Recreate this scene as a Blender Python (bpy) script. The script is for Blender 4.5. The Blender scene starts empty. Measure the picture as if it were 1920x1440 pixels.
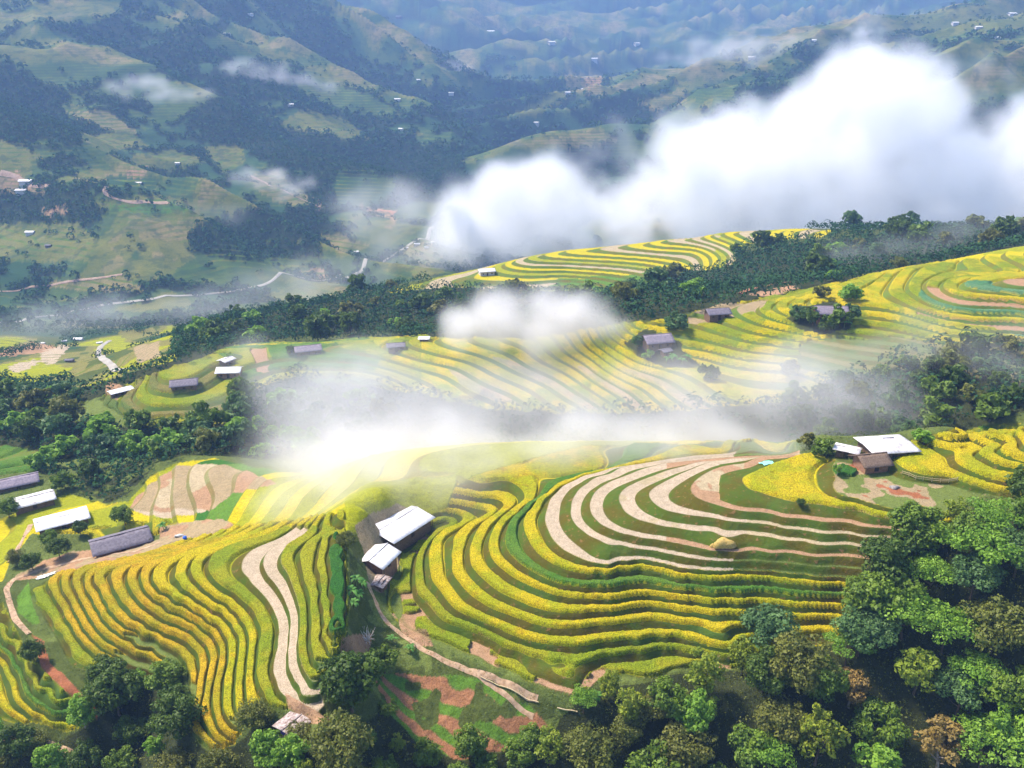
import bpy, math, random
import numpy as np
R_ = math.radians
scene = bpy.context.scene

# ------------------------------------------------------------------ camera, sky, sun, exposure
CAM_Z, PITCH, FPX = 150.0, 22.0, 1600.0
cam_d = bpy.data.cameras.new("camera")
cam = bpy.data.objects.new("camera", cam_d)
scene.collection.objects.link(cam)
cam.location = (0, 0, CAM_Z)
cam.rotation_euler = (R_(90 - PITCH), 0, 0)
cam_d.sensor_width = 36.0
cam_d.lens = 36.0 * FPX / 1920.0
cam_d.clip_start = 1.0
cam_d.clip_end = 60000.0
scene.camera = cam

SUN_DIR = np.array([-0.52, 0.30, 0.80]); SUN_DIR /= np.linalg.norm(SUN_DIR)
sun_el = math.asin(SUN_DIR[2]); sun_az = math.atan2(SUN_DIR[0], SUN_DIR[1])
world = bpy.data.worlds.new("World"); scene.world = world
world.use_nodes = True
wn = world.node_tree
sky = wn.nodes.new("ShaderNodeTexSky"); sky.sky_type = 'NISHITA'
sky.sun_disc = False; sky.sun_elevation = sun_el; sky.sun_rotation = sun_az
sky.altitude = 800; sky.air_density = 1.0; sky.dust_density = 2.0
bg = wn.nodes["Background"]; bg.inputs["Strength"].default_value = 0.15
wn.links.new(sky.outputs[0], bg.inputs[0])
sun_d = bpy.data.lights.new("sun", 'SUN'); sun_d.energy = 5.0; sun_d.angle = R_(9.0)
sun_d.color = (1.0, 0.90, 0.78)
sun = bpy.data.objects.new("sun", sun_d); scene.collection.objects.link(sun)
from mathutils import Vector
sun.rotation_euler = Vector(tuple(SUN_DIR)).to_track_quat('Z', 'Y').to_euler()
scene.view_settings.view_transform = 'Standard'
scene.view_settings.look = 'None'
scene.view_settings.exposure = 0.88
scene.view_settings.gamma = 1.0
cy = scene.cycles
cy.max_bounces = 16; cy.diffuse_bounces = 2; cy.glossy_bounces = 1; cy.transmission_bounces = 2
cy.transparent_max_bounces = 8; cy.volume_bounces = 14
cy.volume_step_rate = 1.0; cy.volume_max_steps = 256
cy.use_adaptive_sampling = True; cy.adaptive_threshold = 0.02
cy.use_denoising = True
cy.caustics_reflective = False; cy.caustics_refractive = False

rng = np.random.default_rng(7)
random.seed(7)
cp, sp = math.cos(R_(PITCH)), math.sin(R_(PITCH))

def ray(px, py):
    dx = (px - 960.0) / FPX; dy = (720.0 - py) / FPX
    return dx, cp + dy * sp, -sp + dy * cp
def P(px, py, z):                       # photo point on the level plane z
    x, y, w = ray(px, py); t = (z - CAM_Z) / w
    return x * t, y * t, z
def PD(px, py, d):                      # photo point at depth d down the valley
    x, y, w = ray(px, py); t = d / y
    return x * t, y * t, CAM_Z + w * t
def project(x, y, z):
    zz = z - CAM_Z
    f = y * cp - zz * sp; u = y * sp + zz * cp
    f = np.where(np.abs(f) < 1e-3, 1e-3, f)
    return 960 + FPX * x / f, 720 - FPX * u / f

# ------------------------------------------------------------------ numpy noise
def _hash(ix, iy, seed):
    n = (ix.astype(np.int64) * 374761393 + iy.astype(np.int64) * 668265263 + seed * 1442695041) & 0x7fffffff
    n = (n ^ (n >> 13)) * 1274126177 & 0x7fffffff
    return ((n ^ (n >> 16)) & 0xffff).astype(np.float32) / 65535.0
def vnoise(x, y, seed=0):
    ix = np.floor(x); iy = np.floor(y)
    fx = (x - ix).astype(np.float32); fy = (y - iy).astype(np.float32)
    fx = fx * fx * (3 - 2 * fx); fy = fy * fy * (3 - 2 * fy)
    a = _hash(ix, iy, seed); b = _hash(ix + 1, iy, seed)
    c = _hash(ix, iy + 1, seed); d = _hash(ix + 1, iy + 1, seed)
    return (a + (b - a) * fx) * (1 - fy) + (c + (d - c) * fx) * fy
def fbm(x, y, oct=4, seed=0):
    s = 0; a = 0.5; t = 0
    for i in range(oct):
        s = s + a * vnoise(x * 2 ** i + 17.3 * i, y * 2 ** i - 9.1 * i, seed + i); t += a; a *= 0.5
    return s / t
def smooth(a, b, x):
    t = np.clip((x - a) / (b - a), 0, 1); return t * t * (3 - 2 * t)
def inpoly(px, py, poly):
    poly = np.asarray(poly, float); n = len(poly)
    res = np.zeros(px.shape, bool)
    box = (px >= poly[:, 0].min()) & (px <= poly[:, 0].max()) & (py >= poly[:, 1].min()) & (py <= poly[:, 1].max())
    if not box.any(): return res
    qx = px[box]; qy = py[box]; r = np.zeros(qx.shape, bool)
    for i in range(n):
        x0, y0 = poly[i]; x1, y1 = poly[(i + 1) % n]
        if y0 == y1: continue
        c = ((y0 > qy) != (y1 > qy)) & (qx < (x1 - x0) * (qy - y0) / (y1 - y0) + x0)
        r ^= c
    res[box] = r
    return res
def L(s):                                # "x y x y ..." -> list of pairs
    v = [float(t) for t in s.split()]
    return [(v[i], v[i + 1]) for i in range(0, len(v), 2)]

# ------------------------------------------------------------------ traced terrace lips: level height, points in the photo
DZ = 1.5
LIPS = [
# spur on the left, from its lowest strip to its crest
(21.0, "60 1106 67 1123 84 1144 100 1167 117 1188 128 1208 134 1227 144 1240 165 1250 196 1258"),
(22.5, "90 1092 98 1110 111 1133 123 1158 138 1181 152 1200 169 1217 189 1232 215 1245"),
(24.0, "207 1044 157 1060 125 1071 115 1088 117 1104 132 1127 144 1152 157 1177 173 1196 194 1215 220 1229 262 1252"),
(25.5, "228 1046 186 1056 144 1071 136 1085 142 1106 157 1135 173 1162 190 1185 213 1202 240 1219 269 1231 298 1246 315 1258 330 1275"),
(27.0, "240 1048 211 1055 173 1069 159 1081 159 1092 171 1117 186 1144 202 1167 218 1181 250 1197 290 1215 320 1236 335 1262"),
(28.5, "258 1047 228 1056 198 1065 177 1079 179 1094 194 1121 205 1142 219 1158 238 1173 267 1192 298 1204 325 1219 342 1235 352 1254 358 1276"),
(30.0, "285 1045 250 1055 224 1064 209 1075 211 1092 223 1117 240 1138 267 1160 300 1179 330 1192 352 1204 368 1220 373 1235 375 1257 370 1282 367 1311 358 1340 357 1361 365 1373 382 1388 396 1400"),
(31.5, "305 1044 270 1054 250 1063 240 1075 240 1092 250 1112 269 1133 300 1156 332 1169 359 1181 380 1202 392 1221 393 1248 388 1273 384 1302 379 1332 382 1350 392 1367 405 1384 417 1392"),
(33.0, "330 1041 300 1050 276 1060 264 1075 267 1094 282 1115 305 1129 336 1148 365 1163 392 1183 409 1206 413 1225 408 1257 401 1286 399 1317 405 1344 413 1365 428 1378 444 1384"),
(34.5, "350 1037 322 1048 300 1060 288 1073 288 1090 303 1108 328 1125 365 1144 394 1165 419 1188 428 1210 429 1223 427 1248 421 1273 419 1307 419 1328 428 1346 440 1360"),
(36.0, "383 1031 352 1042 334 1056 330 1071 335 1090 356 1110 383 1129 413 1146 435 1169 447 1190 449 1202 448 1223 445 1244 443 1273 442 1307 443 1328 450 1342"),
(37.5, "410 1027 384 1037 365 1050 357 1065 363 1083 383 1104 408 1123 433 1140 450 1160 462 1179 467 1198 466 1223 463 1257 461 1286 463 1311 472 1328"),
(39.0, "440 1021 416 1032 398 1043 392 1054 392 1071 406 1090 429 1106 454 1125 473 1142 483 1163 490 1188 485 1208 483 1235 481 1256 485 1277 496 1300 510 1322"),
(40.5, "519 1011 480 1027 460 1043 453 1060 465 1083 483 1104 500 1123 512 1142 521 1165 523 1188 521 1212 515 1235 513 1262 521 1287 536 1306 561 1327 594 1350 625 1365"),
(42.0, "550 1006 519 1022 498 1040 494 1060 504 1081 521 1102 533 1123 542 1146 545 1167 543 1188 542 1208 541 1235 548 1265 562 1287 592 1303"),
(43.5, "570 1004 543 1020 529 1038 527 1056 540 1077 550 1104 558 1129 562 1154 562 1179 559 1200 560 1225 567 1250 577 1267 592 1278"),
(45.0, "600 1000 577 1017 562 1040 565 1062 571 1090 581 1121 583 1156 583 1188 585 1217 590 1238"),
(46.5, "621 1000 602 1023 597 1046 600 1077 604 1108 607 1146 608 1177 610 1202 616 1216"),
(48.0, "636 1002 623 1025 618 1048 623 1079 626 1117 628 1156 629 1188 632 1200"),
# amphitheatre hill on the right, from its lowest strip upwards
(36.0, "756 1037 744 1062 737 1087 740 1114 734 1137 748 1160 762 1174 783 1185 812 1198 867 1222 929 1250 992 1277 1033 1291 1075 1302 1110 1285 1135 1268 1200 1268 1235 1267 1277 1253 1330 1246 1400 1243"),
(37.5, "840 978 805 1010 783 1041 778 1066 779 1093 783 1112 794 1124 806 1137 817 1151 835 1166 867 1177 898 1189 929 1203 971 1220 1012 1235 1054 1243 1100 1243 1133 1232 1188 1225 1235 1218 1271 1218 1302 1225 1380 1232"),
(39.0, "867 972 833 995 812 1014 804 1037 805 1062 810 1087 823 1105 835 1122 850 1139 867 1150 890 1159 917 1171 950 1186 981 1198 1012 1205 1035 1209 1071 1212 1108 1209 1150 1203 1198 1200 1250 1195 1292 1200 1333 1210 1375 1214 1460 1222"),
(40.5, "915 962 887 978 858 999 850 1024 848 1053 850 1076 862 1093 881 1114 900 1128 925 1142 950 1151 981 1162 1012 1172 1044 1178 1075 1178 1117 1173 1167 1169 1208 1165 1260 1167 1312 1173 1375 1178 1460 1184 1519 1188 1560 1190"),
(42.0, "935 960 904 983 890 1003 881 1028 881 1045 885 1062 900 1080 919 1097 940 1112 971 1126 996 1137 1025 1145 1054 1149 1094 1149 1146 1146 1183 1140 1221 1137 1260 1142 1302 1148 1354 1153 1404 1154 1460 1157 1519 1162 1575 1165"),
(43.5, "975 945 950 965 925 993 917 1014 918 1035 927 1053 946 1070 969 1086 992 1097 1019 1107 1054 1117 1096 1122 1125 1123 1167 1121 1204 1116 1250 1120 1302 1126 1354 1130 1404 1130 1467 1135 1519 1139 1575 1142"),
(45.0, "1005 937 977 960 954 983 947 1008 949 1026 960 1043 977 1058 1000 1072 1025 1085 1054 1095 1096 1101 1125 1102 1156 1100 1188 1095 1208 1094 1240 1098 1281 1106 1344 1112 1396 1112 1446 1111 1487 1116 1544 1120 1590 1122"),
(46.5, "1460 834 1350 841 1220 860 1140 882 1080 897 1040 913 1010 937 985 968 982 987 990 1010 1002 1030 1023 1049 1050 1063 1085 1073 1125 1075 1156 1071 1198 1067 1240 1073 1292 1085 1344 1089 1396 1087 1446 1089 1508 1097 1571 1100"),
(48.0, "1480 838 1380 846 1280 857 1208 868 1146 877 1094 892 1056 911 1035 932 1025 957 1023 982 1035 1009 1056 1030 1083 1044 1117 1055 1146 1057 1177 1051 1208 1049 1240 1055 1281 1065 1333 1069 1381 1068 1446 1070 1508 1076 1580 1082"),
(49.5, "1490 843 1400 850 1310 858 1250 864 1208 870 1146 887 1100 907 1079 927 1071 952 1075 977 1094 996 1125 1013 1167 1022 1229 1032 1281 1043 1333 1050 1381 1052 1446 1054 1508 1060 1590 1065"),
(51.0, "1490 847 1410 854 1340 859 1290 864 1250 868 1187 886 1146 902 1117 921 1106 944 1110 965 1129 984 1167 1000 1208 1009 1246 1014 1292 1023 1335 1032 1383 1035 1446 1037 1529 1044 1631 1048"),
(52.5, "1490 851 1430 856 1350 863 1281 874 1229 890 1187 907 1163 925 1165 948 1183 967 1219 980 1271 990 1333 996 1396 1001 1446 1007 1508 1015 1592 1021 1662 1025"),
(54.0, "1470 854 1420 858 1370 861 1333 866 1281 886 1235 909 1217 925 1225 942 1250 957 1302 967 1396 979 1446 984 1508 994 1592 1001 1650 1008 1696 1014"),
(55.5, "1430 856 1396 868 1333 882 1300 905 1298 925 1323 940 1375 955 1404 959 1467 969 1550 979 1612 986 1696 996 1735 1006"),
(57.0, "1500 855 1477 862 1425 880 1394 894 1396 909 1425 923 1467 936 1550 948 1612 957 1696 969 1789 982 1832 981"),
(58.5, "1568 862 1560 880 1566 897 1563 915 1582 930 1624 940 1687 953 1770 962 1828 965"),
(60.0, "1712 838 1697 849 1680 867 1705 883 1745 892 1790 897 1850 916 1920 928"),
(61.5, "1860 813 1835 826 1812 840 1790 857 1801 873 1832 887 1874 901 1920 910"),
(63.0, "1900 810 1874 822 1850 833 1835 845 1853 860 1895 875 1930 884"),
(64.5, "1920 814 1889 828 1876 840 1891 854 1920 861"),
# far left corner strips
(15.0, "-20 1318 0 1325 12 1337 42 1354"),
(16.5, "-20 1225 0 1244 17 1277 25 1308 42 1327 73 1346 125 1365"),
(18.0, "-20 1203 0 1219 21 1242 38 1273 48 1304 71 1327 104 1343 146 1354"),
(19.5, "-20 1165 0 1183 25 1210 46 1246 62 1277 88 1300 125 1319 156 1333"),
(21.0, "-20 1130 0 1150 21 1183 44 1217 58 1242 83 1277 115 1300 160 1322"),
]
# single control points: photo x, photo y, height
CPZ = """
-100 1400 12  0 1400 13  100 1420 13  200 1380 16  250 1330 18  300 1440 20  230 1290 21  160 1290 20.5  100 1230 20.5  60 1180 20.5  40 1130 19.5
10 1070 18.5  100 1075 20  150 1045 20.5  220 1030 21  300 1020 25  400 1005 30  500 985 36  600 960 41  -60 1050 16  -80 1200 18
652 1150 47.3  651 1100 47.3  647 1050 47.3  641 1035 48.4  641 1059 48.4  641 1083 48.4  641 1107 48.4  642 1131 48.4  642 1155 48.4  642 1179 48.4  651 1062 47.2  651 1086 47.2  651 1126 47.2  651 1175 47.2  640 1225 44.5
690 1100 40  675 1150 40.5  667 1200 42  680 1050 41  700 1030 40.5  712 1085 38.5  742 985 38.5  700 985 41  790 965 39.3  650 985 46  620 1270 43
720 1180 36.5  780 1215 35.2  850 1250 34.3  930 1285 33.8  990 1310 33.2  760 1260 33  700 1250 35.5  850 1310 30.8  760 1330 30  930 1350 30  850 1400 26.5 950 1440 24.5
660 1300 39.5  640 1400 35.5  560 1400 35  552 1355 38  480 1400 33  450 1430 30  700 1440 30
1060 1340 32.5  1150 1320 33.5  1150 1440 27  1250 1320 33.8  1250 1440 27  1400 1290 36  1400 1440 28  1500 1240 40  1550 1340 34  1650 1440 29
1600 1180 42.5  1650 1100 47.5  1700 1050 51.5  1750 1200 43.5  1800 1050 54  1900 1010 57.5  1900 1150 49.5  1900 1300 40  1900 1440 31.5  2000 1100 54  2000 1440 35 2050 950 64
1620 900 59  1640 870 59.5  1660 930 58.9  1700 908 59.3  1670 910 59.1  1750 925 58.8  1850 940 58.5  1660 828 60  1590 840 58.5  1500 850 57.6
700 900 41.8  650 930 42  580 930 38  480 960 33  400 970 28  300 985 23  330 1000 24  200 990 20.5  120 975 20  60 935 17.5  30 990 16.5 20 895 15
380 940 26  450 915 29  330 900 24  400 880 27  260 925 20  180 930 17  500 900 31.5
690 962 45.3  720 945 44.1  750 928 43.2  800 905 43  850 887 43.5  900 875 44  950 866 44.3  1020 856 44.2  1100 849 44.2  845 945 40.4  900 920 42.9  950 905 43.4  1000 895 44.4
-60 960 15  -60 1000 15
"""
# silhouettes of the near hill: the ground falls away just behind
CPZ += """
300 868 22.5  400 862 25  480 880 28.5  555 892 31.5  620 880 34.5  700 852 39.2  800 838 41.4  900 830 42.5  1000 826 43  1100 826 43.4  1200 826 44.3
1300 826 45.8  1400 825 48.2  1500 823 51  1580 822 55  1660 818 59  1740 812 62.5  1800 806 64.3  1860 803 65.5  1920 801 66.5  2000 800 68.5
200 885 16  100 860 11  0 845 9  -80 850 8  60 875 12
"""
CPD = """
90 800 302  0 800 305  200 820 285  300 820 283  100 780 315  250 790 290 400 810 284 -80 800 305
-80 740 330  0 760 330  100 760 325  0 720 380  150 720 360  60 690 440  200 700 390
210 760 307  320 800 289  420 795 290  500 800 290  600 800 290  700 790 290  480 860 262  600 860 262  360 850 262
200 740 322  250 725 326  300 745 308  300 700 328  350 720 318  400 740 311  430 700 332  400 760 302  340 780 294  430 660 352
330 685 336  250 712 332  130 765 320  520 700 336  520 650 365  520 750 312  620 645 366  620 700 338  620 750 322
700 640 368  700 700 336  700 750 315  780 634 362  780 690 334  780 740 312
850 634 357  850 690 330  850 740 307  930 636 350  1000 637 344  1000 680 322  1000 730 302  1000 780 282
1080 628 338  1150 615 330  1100 680 312  1100 730 293  1100 780 276  1200 605 324  1230 630 312  1200 680 297  1200 730 282  1200 780 265
1300 612 318  1280 640 306  1300 680 292  1300 730 273  1300 780 257  1400 590 322  1400 620 308  1400 660 293  1400 710 277  1400 780 252
1500 580 315  1480 620 303  1500 670 287  1500 720 272  1500 780 250  1558 578 311  1600 600 304  1600 640 290  1600 700 272  1600 760 250
1700 560 318  1700 600 300  1700 650 283  1700 720 262  1700 780 238  1800 540 313  1800 570 301  1800 620 286  1800 680 268  1800 760 236
1900 540 308  1900 580 296  1900 620 284  1900 680 266  1900 760 232  2000 560 298  2000 700 258 1920 780 224
1300 590 328  1400 568 338  1450 556 345  1540 540 350  1620 522 360  1700 502 368  1780 488 372  1850 474 376  1920 462 380  2020 450 385
1850 510 345  1920 505 340
300 650 405  400 640 425  500 622 440  600 610 445  700 600 440  800 600 430  900 595 430  1000 590 430  1100 585 432  1200 572 430
330 628 440  450 600 470  550 580 490  650 560 520  720 548 535
750 545 535  830 535 538  900 540 530  1000 545 528  1100 548 525  1180 545 500
780 530 552  850 518 560  910 508 568  960 492 578  1000 480 588  1060 470 598  1150 460 605  1250 448 605  1350 437 600  1420 431 590  1500 428 580
1050 510 558  1150 500 560  1250 495 555  1300 470 575  1200 520 540  1300 530 480  1350 510 500
1250 560 430  1350 550 415  1450 530 415  1550 515 415  1650 505 415  1750 495 415  1380 480 540
1450 480 500  1550 470 490  1650 460 480  1750 460 465  1850 460 450  1500 440 555  1600 432 550  1700 432 545  1800 432 540  1920 430 530  2020 430 520
700 490 985  830 400 1245  640 520 915  560 530 880  500 540 860  380 556 828  250 575 795  130 590 768  0 605 742  -100 610 735
760 450 1080  800 470 1000
0 640 640  100 640 640  200 630 660  290 612 690  60 665 560  150 670 545  220 690 500  290 660 520
100 540 850  -100 500 880  250 520 870  400 500 910  550 480 960
100 450 940  -100 430 960  300 440 980  450 420 1040  600 410 1130  700 400 1160  780 380 1240
-100 330 1080  50 350 1080  200 350 1100  350 340 1180  500 320 1260  650 310 1380  780 300 1440  880 310 1430
-100 200 1350  50 200 1400  200 200 1430  350 180 1520  500 170 1640  600 230 1500  700 230 1640  800 200 1800  870 250 1640
-100 60 1750  50 50 1850  200 60 1850  350 60 1950  500 60 2100  600 100 2030  700 130 2080  800 160 2050  900 200 2000  930 240 1800
-100 -60 2300  100 -60 2400  300 -60 2450  450 -40 2500  560 -10 2500  640 25 2450  720 62 2400  800 105 2350  880 150 2250
950 270 1650  1000 330 1350  950 350 1300  1050 260 1600  1100 300 1400  1000 230 1850
1060 205 2000  1150 180 2150  1200 150 2250  1300 130 2250  1400 108 2200  1500 85 2150  1600 65 2100  1700 48 2100  1800 25 2100  1920 -5 2100  2050 -40 2100
1200 230 1700  1200 280 1450  1300 190 1800  1400 180 1700  1500 150 1700  1600 130 1650  1700 120 1600  1800 130 1450  1900 120 1450  2050 90 1500
1300 260 1400  1450 240 1300  1600 220 1250  1750 220 1150  1850 200 1150  1950 190 1150
900 120 3000  850 60 3300  750 10 3500  900 0 4000  1000 150 2800  1000 80 3400  1000 0 4200  1150 120 3100  1150 60 3700  1150 0 4300
1300 60 3600  1300 0 4200  1450 40 3600  1450 0 4100  1600 0 3900  1050 180 2600
"""
# points hidden from the camera: ground distance, photo column, height
CPH = """
252 1000 23  250 1200 27  240 1400 30  230 1600 36  222 1800 42  218 1920 46  250 800 20  262 600 14  236 1000 32  228 1300 37  214 1600 44
250 2050 50
400 1000 24  400 1200 36  390 800 18  395 600 12  390 1450 42  400 1650 44
470 1000 8  480 1100 4  650 1000 -25  650 1250 -15  650 1500 0  640 1800 10  620 700 -30  560 500 -35  520 350 -30
800 1000 -70  800 1300 -70  800 1600 -60  800 1900 -50  1000 1200 -75  1000 1500 -60  1000 1850 -40  820 800 -80
80 0 10  80 500 18  80 960 22  80 1400 22  80 1920 24  60 960 20  60 0 10  60 1920 24
2800 900 -10  2800 500 80  2700 1400 30  2700 1700 90
5500 960 650  5500 0 700  5500 1920 700  9000 960 900  9000 0 900  9000 1920 900  7000 400 800  7000 1500 800
"""
pts = []
for z, s in LIPS:
    q = L(s)
    for (a, b) in q: pts.append(P(a, b, z))
v = [float(t) for t in CPZ.split()]
for i in range(0, len(v), 3): pts.append(P(v[i], v[i + 1], v[i + 2]))
v = [float(t) for t in CPD.split()]
for i in range(0, len(v), 3): pts.append(PD(v[i], v[i + 1], v[i + 2]))
v = [float(t) for t in CPH.split()]
for i in range(0, len(v), 3):
    d, pxc, z = v[i:i + 3]
    pts.append(((pxc - 960) / FPX * (d * cp - (z - CAM_Z) * sp), d, z))
pts = np.array(pts)
U = np.arctan2(pts[:, 0], pts[:, 1]); V = np.log(np.hypot(pts[:, 0], pts[:, 1]))
key = {}
for i in range(len(pts)):                # thin out points that fall on each other
    k = (round(U[i] / 0.006), round(V[i] / 0.006))
    key.setdefault(k, i)
idx = np.array(sorted(key.values()))
U, V, Zc = U[idx], V[idx], pts[idx, 2]
# heights of the far ground are large numbers: interpolate the elevation angle's tangent instead of z
Wt = (Zc - CAM_Z) / np.exp(V)
def kern(r2):
    return np.where(r2 > 1e-14, 0.5 * r2 * np.log(np.maximum(r2, 1e-14)), 0.0)
n = len(U)
K = kern((U[:, None] - U[None]) ** 2 + (V[:, None] - V[None]) ** 2)
K[np.arange(n), np.arange(n)] += 2e-6
A = np.zeros((n + 3, n + 3)); A[:n, :n] = K
Q = np.stack([np.ones(n), U, V], 1); A[:n, n:] = Q; A[n:, :n] = Q.T
sol = np.linalg.solve(A, np.concatenate([Wt, np.zeros(3)]))
def tps(u, v):
    out = np.empty(u.shape, np.float64); f = u.ravel(); g = v.ravel(); o = out.ravel()
    for s in range(0, len(f), 8000):
        a = f[s:s + 8000, None]; b = g[s:s + 8000, None]
        o[s:s + 8000] = kern((a - U) ** 2 + (b - V) ** 2) @ sol[:n] + sol[n] + sol[n + 1] * a[:, 0] + sol[n + 2] * b[:, 0]
    return o.reshape(u.shape)

NU = 1480
ug = np.linspace(R_(-47), R_(47), NU)
vs = [math.log(58.0)]
while vs[-1] < math.log(9000.0):
    d = math.exp(vs[-1])
    vs.append(vs[-1] + (0.0030 if d < 115 else 0.0019 if d < 200 else 0.0024 if d < 230 else 0.0027 if d < 420 else 0.0030 if d < 620 else 0.0045 if d < 2600 else 0.012))
vg = np.array(vs); NV = len(vg)
cu = np.linspace(0, NU - 1, 371); cv = np.linspace(0, NV - 1, NV // 4)
UC, VC = np.meshgrid(np.interp(cu, np.arange(NU), ug), np.interp(cv, np.arange(NV), vg))
WC = tps(UC, VC)
def cubic_axis(A, c, N):                 # Catmull-Rom upsampling along axis 0 on regular positions c -> 0..N-1
    t = np.interp(np.arange(N), c, np.arange(len(c))); i = np.clip(np.floor(t).astype(int), 0, len(c) - 2); f = (t - i)[:, None]
    g = lambda k: A[np.clip(i + k, 0, len(c) - 1)]
    p0, p1, p2, p3 = g(-1), g(0), g(1), g(2)
    return p1 + 0.5 * f * (p2 - p0 + f * (2 * p0 - 5 * p1 + 4 * p2 - p3 + f * (3 * (p1 - p2) + p3 - p0)))
W = cubic_axis(WC, cv, NV); W = cubic_axis(W.T.copy(), cu, NU).T.copy()
UG, VG = np.meshgrid(ug, vg)
RG = np.exp(VG); X = RG * np.sin(UG); Y = RG * np.cos(UG); H = CAM_Z + W * RG
# spurs and gullies of the far slopes
farw = smooth(700, 1150, RG)
warp = 120 * (fbm(X / 400, Y / 400, 2, 5) - 0.5)
wx = warp * .8; wy = 120 * (fbm(X / 350 + 7, Y / 350, 2, 6) - 0.5)
def ridge(x, y, o, sd): return 1 - np.abs(2 * fbm(x, y, o, sd) - 1)
rid = ridge((X * .8 - Y * .58 + wx) / 1100 + 3, (X * .58 + Y * .8 + wy * .7) / 150, 2, 11)
rid2 = ridge((X + warp) / 260, (Y + wy) / 200, 3, 31)
side = smooth(-0.14, 0.03, UG)           # the right-hand range runs the other way
rid3 = ridge((X * .85 + Y * .5 + wx) / 900, (Y * .85 - X * .5 + wy) / 200, 2, 17)
main = rid * (1 - side) + rid3 * side
GUL = main * 0.76 + rid2 * 0.24
amp = farw * (70 + 10 * smooth(1500, 3500, RG) + 60 * smooth(3500, 6000, RG))
H = H + amp * (GUL - 0.72) * 2.2
H = H + farw * 5 * (fbm(X / 60, Y / 60, 3, 41) - 0.5)
midw = smooth(225, 300, RG) * (1 - farw)
H = H + midw * 2.0 * (fbm(X / 45, Y / 45, 2, 51) - 0.5)

# ------------------------------------------------------------------ what grows where (stored on the ground as attributes)
PX, PY = project(X, Y, H)
LEV = H / DZ
KI = np.floor(LEV).astype(int)
terr = np.zeros(X.shape, np.float32)
rice = np.zeros(X.shape, np.float32)
tfr = np.full(X.shape, 0.60, np.float32)
wood = np.zeros(X.shape, np.float32)     # where trees may stand
C = dict(gold=(.60, .42, .014), yellow=(.60, .50, .010), lime=(.36, .38, .014), green=(.13, .26, .03), dkgreen=(.05, .17, .02),
         pale=(.55, .44, .31), stub=(.52, .42, .26), soil=(.46, .28, .16), red=(.40, .15, .07), grass=(.17, .22, .05), brush=(.10, .13, .03),
         olive=(.26, .24, .07), tan=(.42, .32, .18), teal=(.14, .30, .16), meadow=(.05, .115, .045), fgrass=(.085, .14, .04), folive=(.20, .20, .05), ftan=(.30, .24, .10), dark=(.03, .05, .025), under=(.05, .062, .022), path=(.60, .42, .28))
col = np.empty(X.shape + (3,), np.float32)
n1 = fbm(X / 14, Y / 14, 3, 61)[..., None]; n2 = fbm(X / 4, Y / 4, 2, 62)
def cc(n): return np.array(C[n], np.float32)
col[:] = cc('brush') * (1 - n1) + cc('grass') * n1
NEARM = (Y < 226) | ((PX < 560) & (Y < 256))
NEAR = (0, 228); MID = (222, 440); RID = (430, 640)
wob = (fbm(X / 5, Y / 5, 2, 71) - .5) * 9; wob2 = (fbm(X / 5, Y / 5, 2, 72) - .5) * 9
PXC = np.clip(PX, 4, 1916)             # beyond the frame the land use simply carries on
def zone(s, rr, wb=0.5):
    m = inpoly(PXC + wob * wb * ((PX > 4) & (PX < 1916)), PY + wob2 * wb, L(s) if isinstance(s, str) else s)
    return m & (NEARM if rr is NEAR else (Y > rr[0]) & (Y < rr[1]))
def paint(m, c): col[m] = cc(c)

# the near hill
nearf = zone("0 975 60 945 130 925 200 945 240 940 280 895 330 868 400 858 480 876 555 886 620 876 700 845 800 833 1000 820 1500 816 1590 848 1660 866 1690 840 1710 826 1800 800 1940 790 1940 935 1850 925 1780 955 1838 965 1838 987 1740 1012 1640 1050 1600 1090 1600 1150 1570 1200 1480 1228 1400 1250 1280 1258 1200 1272 1110 1290 1080 1312 990 1286 870 1232 765 1184 745 1165 725 1137 729 1060 790 985 700 975 645 1005 650 1050 655 1110 652 1190 640 1225 600 1275 640 1362 622 1372 560 1336 530 1330 480 1330 440 1392 396 1408 345 1362 362 1300 350 1278 300 1272 196 1268 135 1248 110 1200 55 1110 92 1088 130 1058 220 1036 320 1010 400 985 330 985 310 1000 180 1020 165 1000 60 1000 20 1050 0 1100", NEAR, 0)
terr[nearf] = 1; rice[nearf] = 1; paint(nearf, 'yellow')
up = zone("0 1100 20 1045 60 1000 160 990 300 975 420 990 560 975 640 960 700 930 860 905 1000 860 1100 836 1500 824 1500 810 0 810", NEAR, 0) & nearf
paint(up, 'lime'); m = up & (KI % 2 == 0); paint(m, 'yellow')
paint(up & (PX < 640) & ((KI == 18) | (KI == 19)), 'green'); paint(up & (PX < 560) & (KI == 17), 'dkgreen')
ls = nearf & zone("40 1115 92 1070 130 1050 250 1035 350 1020 520 990 655 985 660 1420 0 1420", NEAR, 0)
LSC = {14: 'lime', 15: 'gold', 16: 'gold', 17: 'gold', 18: 'gold', 19: 'gold', 20: 'gold', 21: 'gold', 22: 'gold', 23: 'yellow', 24: 'yellow', 25: 'yellow', 26: 'lime', 27: 'pale', 28: 'pale', 29: 'lime', 30: 'lime', 31: 'lime', 32: 'dkgreen', 33: 'brush'}
LSE = {13: 1000, 14: 1262, 15: 1233, 16: 1221, 17: 1264, 18: 1188, 19: 1277, 20: 1406, 21: 1396, 22: 1388, 23: 1346, 24: 1338, 25: 1324, 26: 1328, 28: 1302, 29: 1272, 30: 1238, 31: 1220, 32: 1198, 33: 900}
for k, c in LSC.items():
    m = ls & (KI == k); paint(m, c)
for k, e in LSE.items():
    m = ls & (KI == k) & (PY + wob * .4 > e); rice[m] = 0; paint(m, 'grass')
m = ls & ((KI == 27) | (KI == 28)); rice[m] = 0
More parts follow.
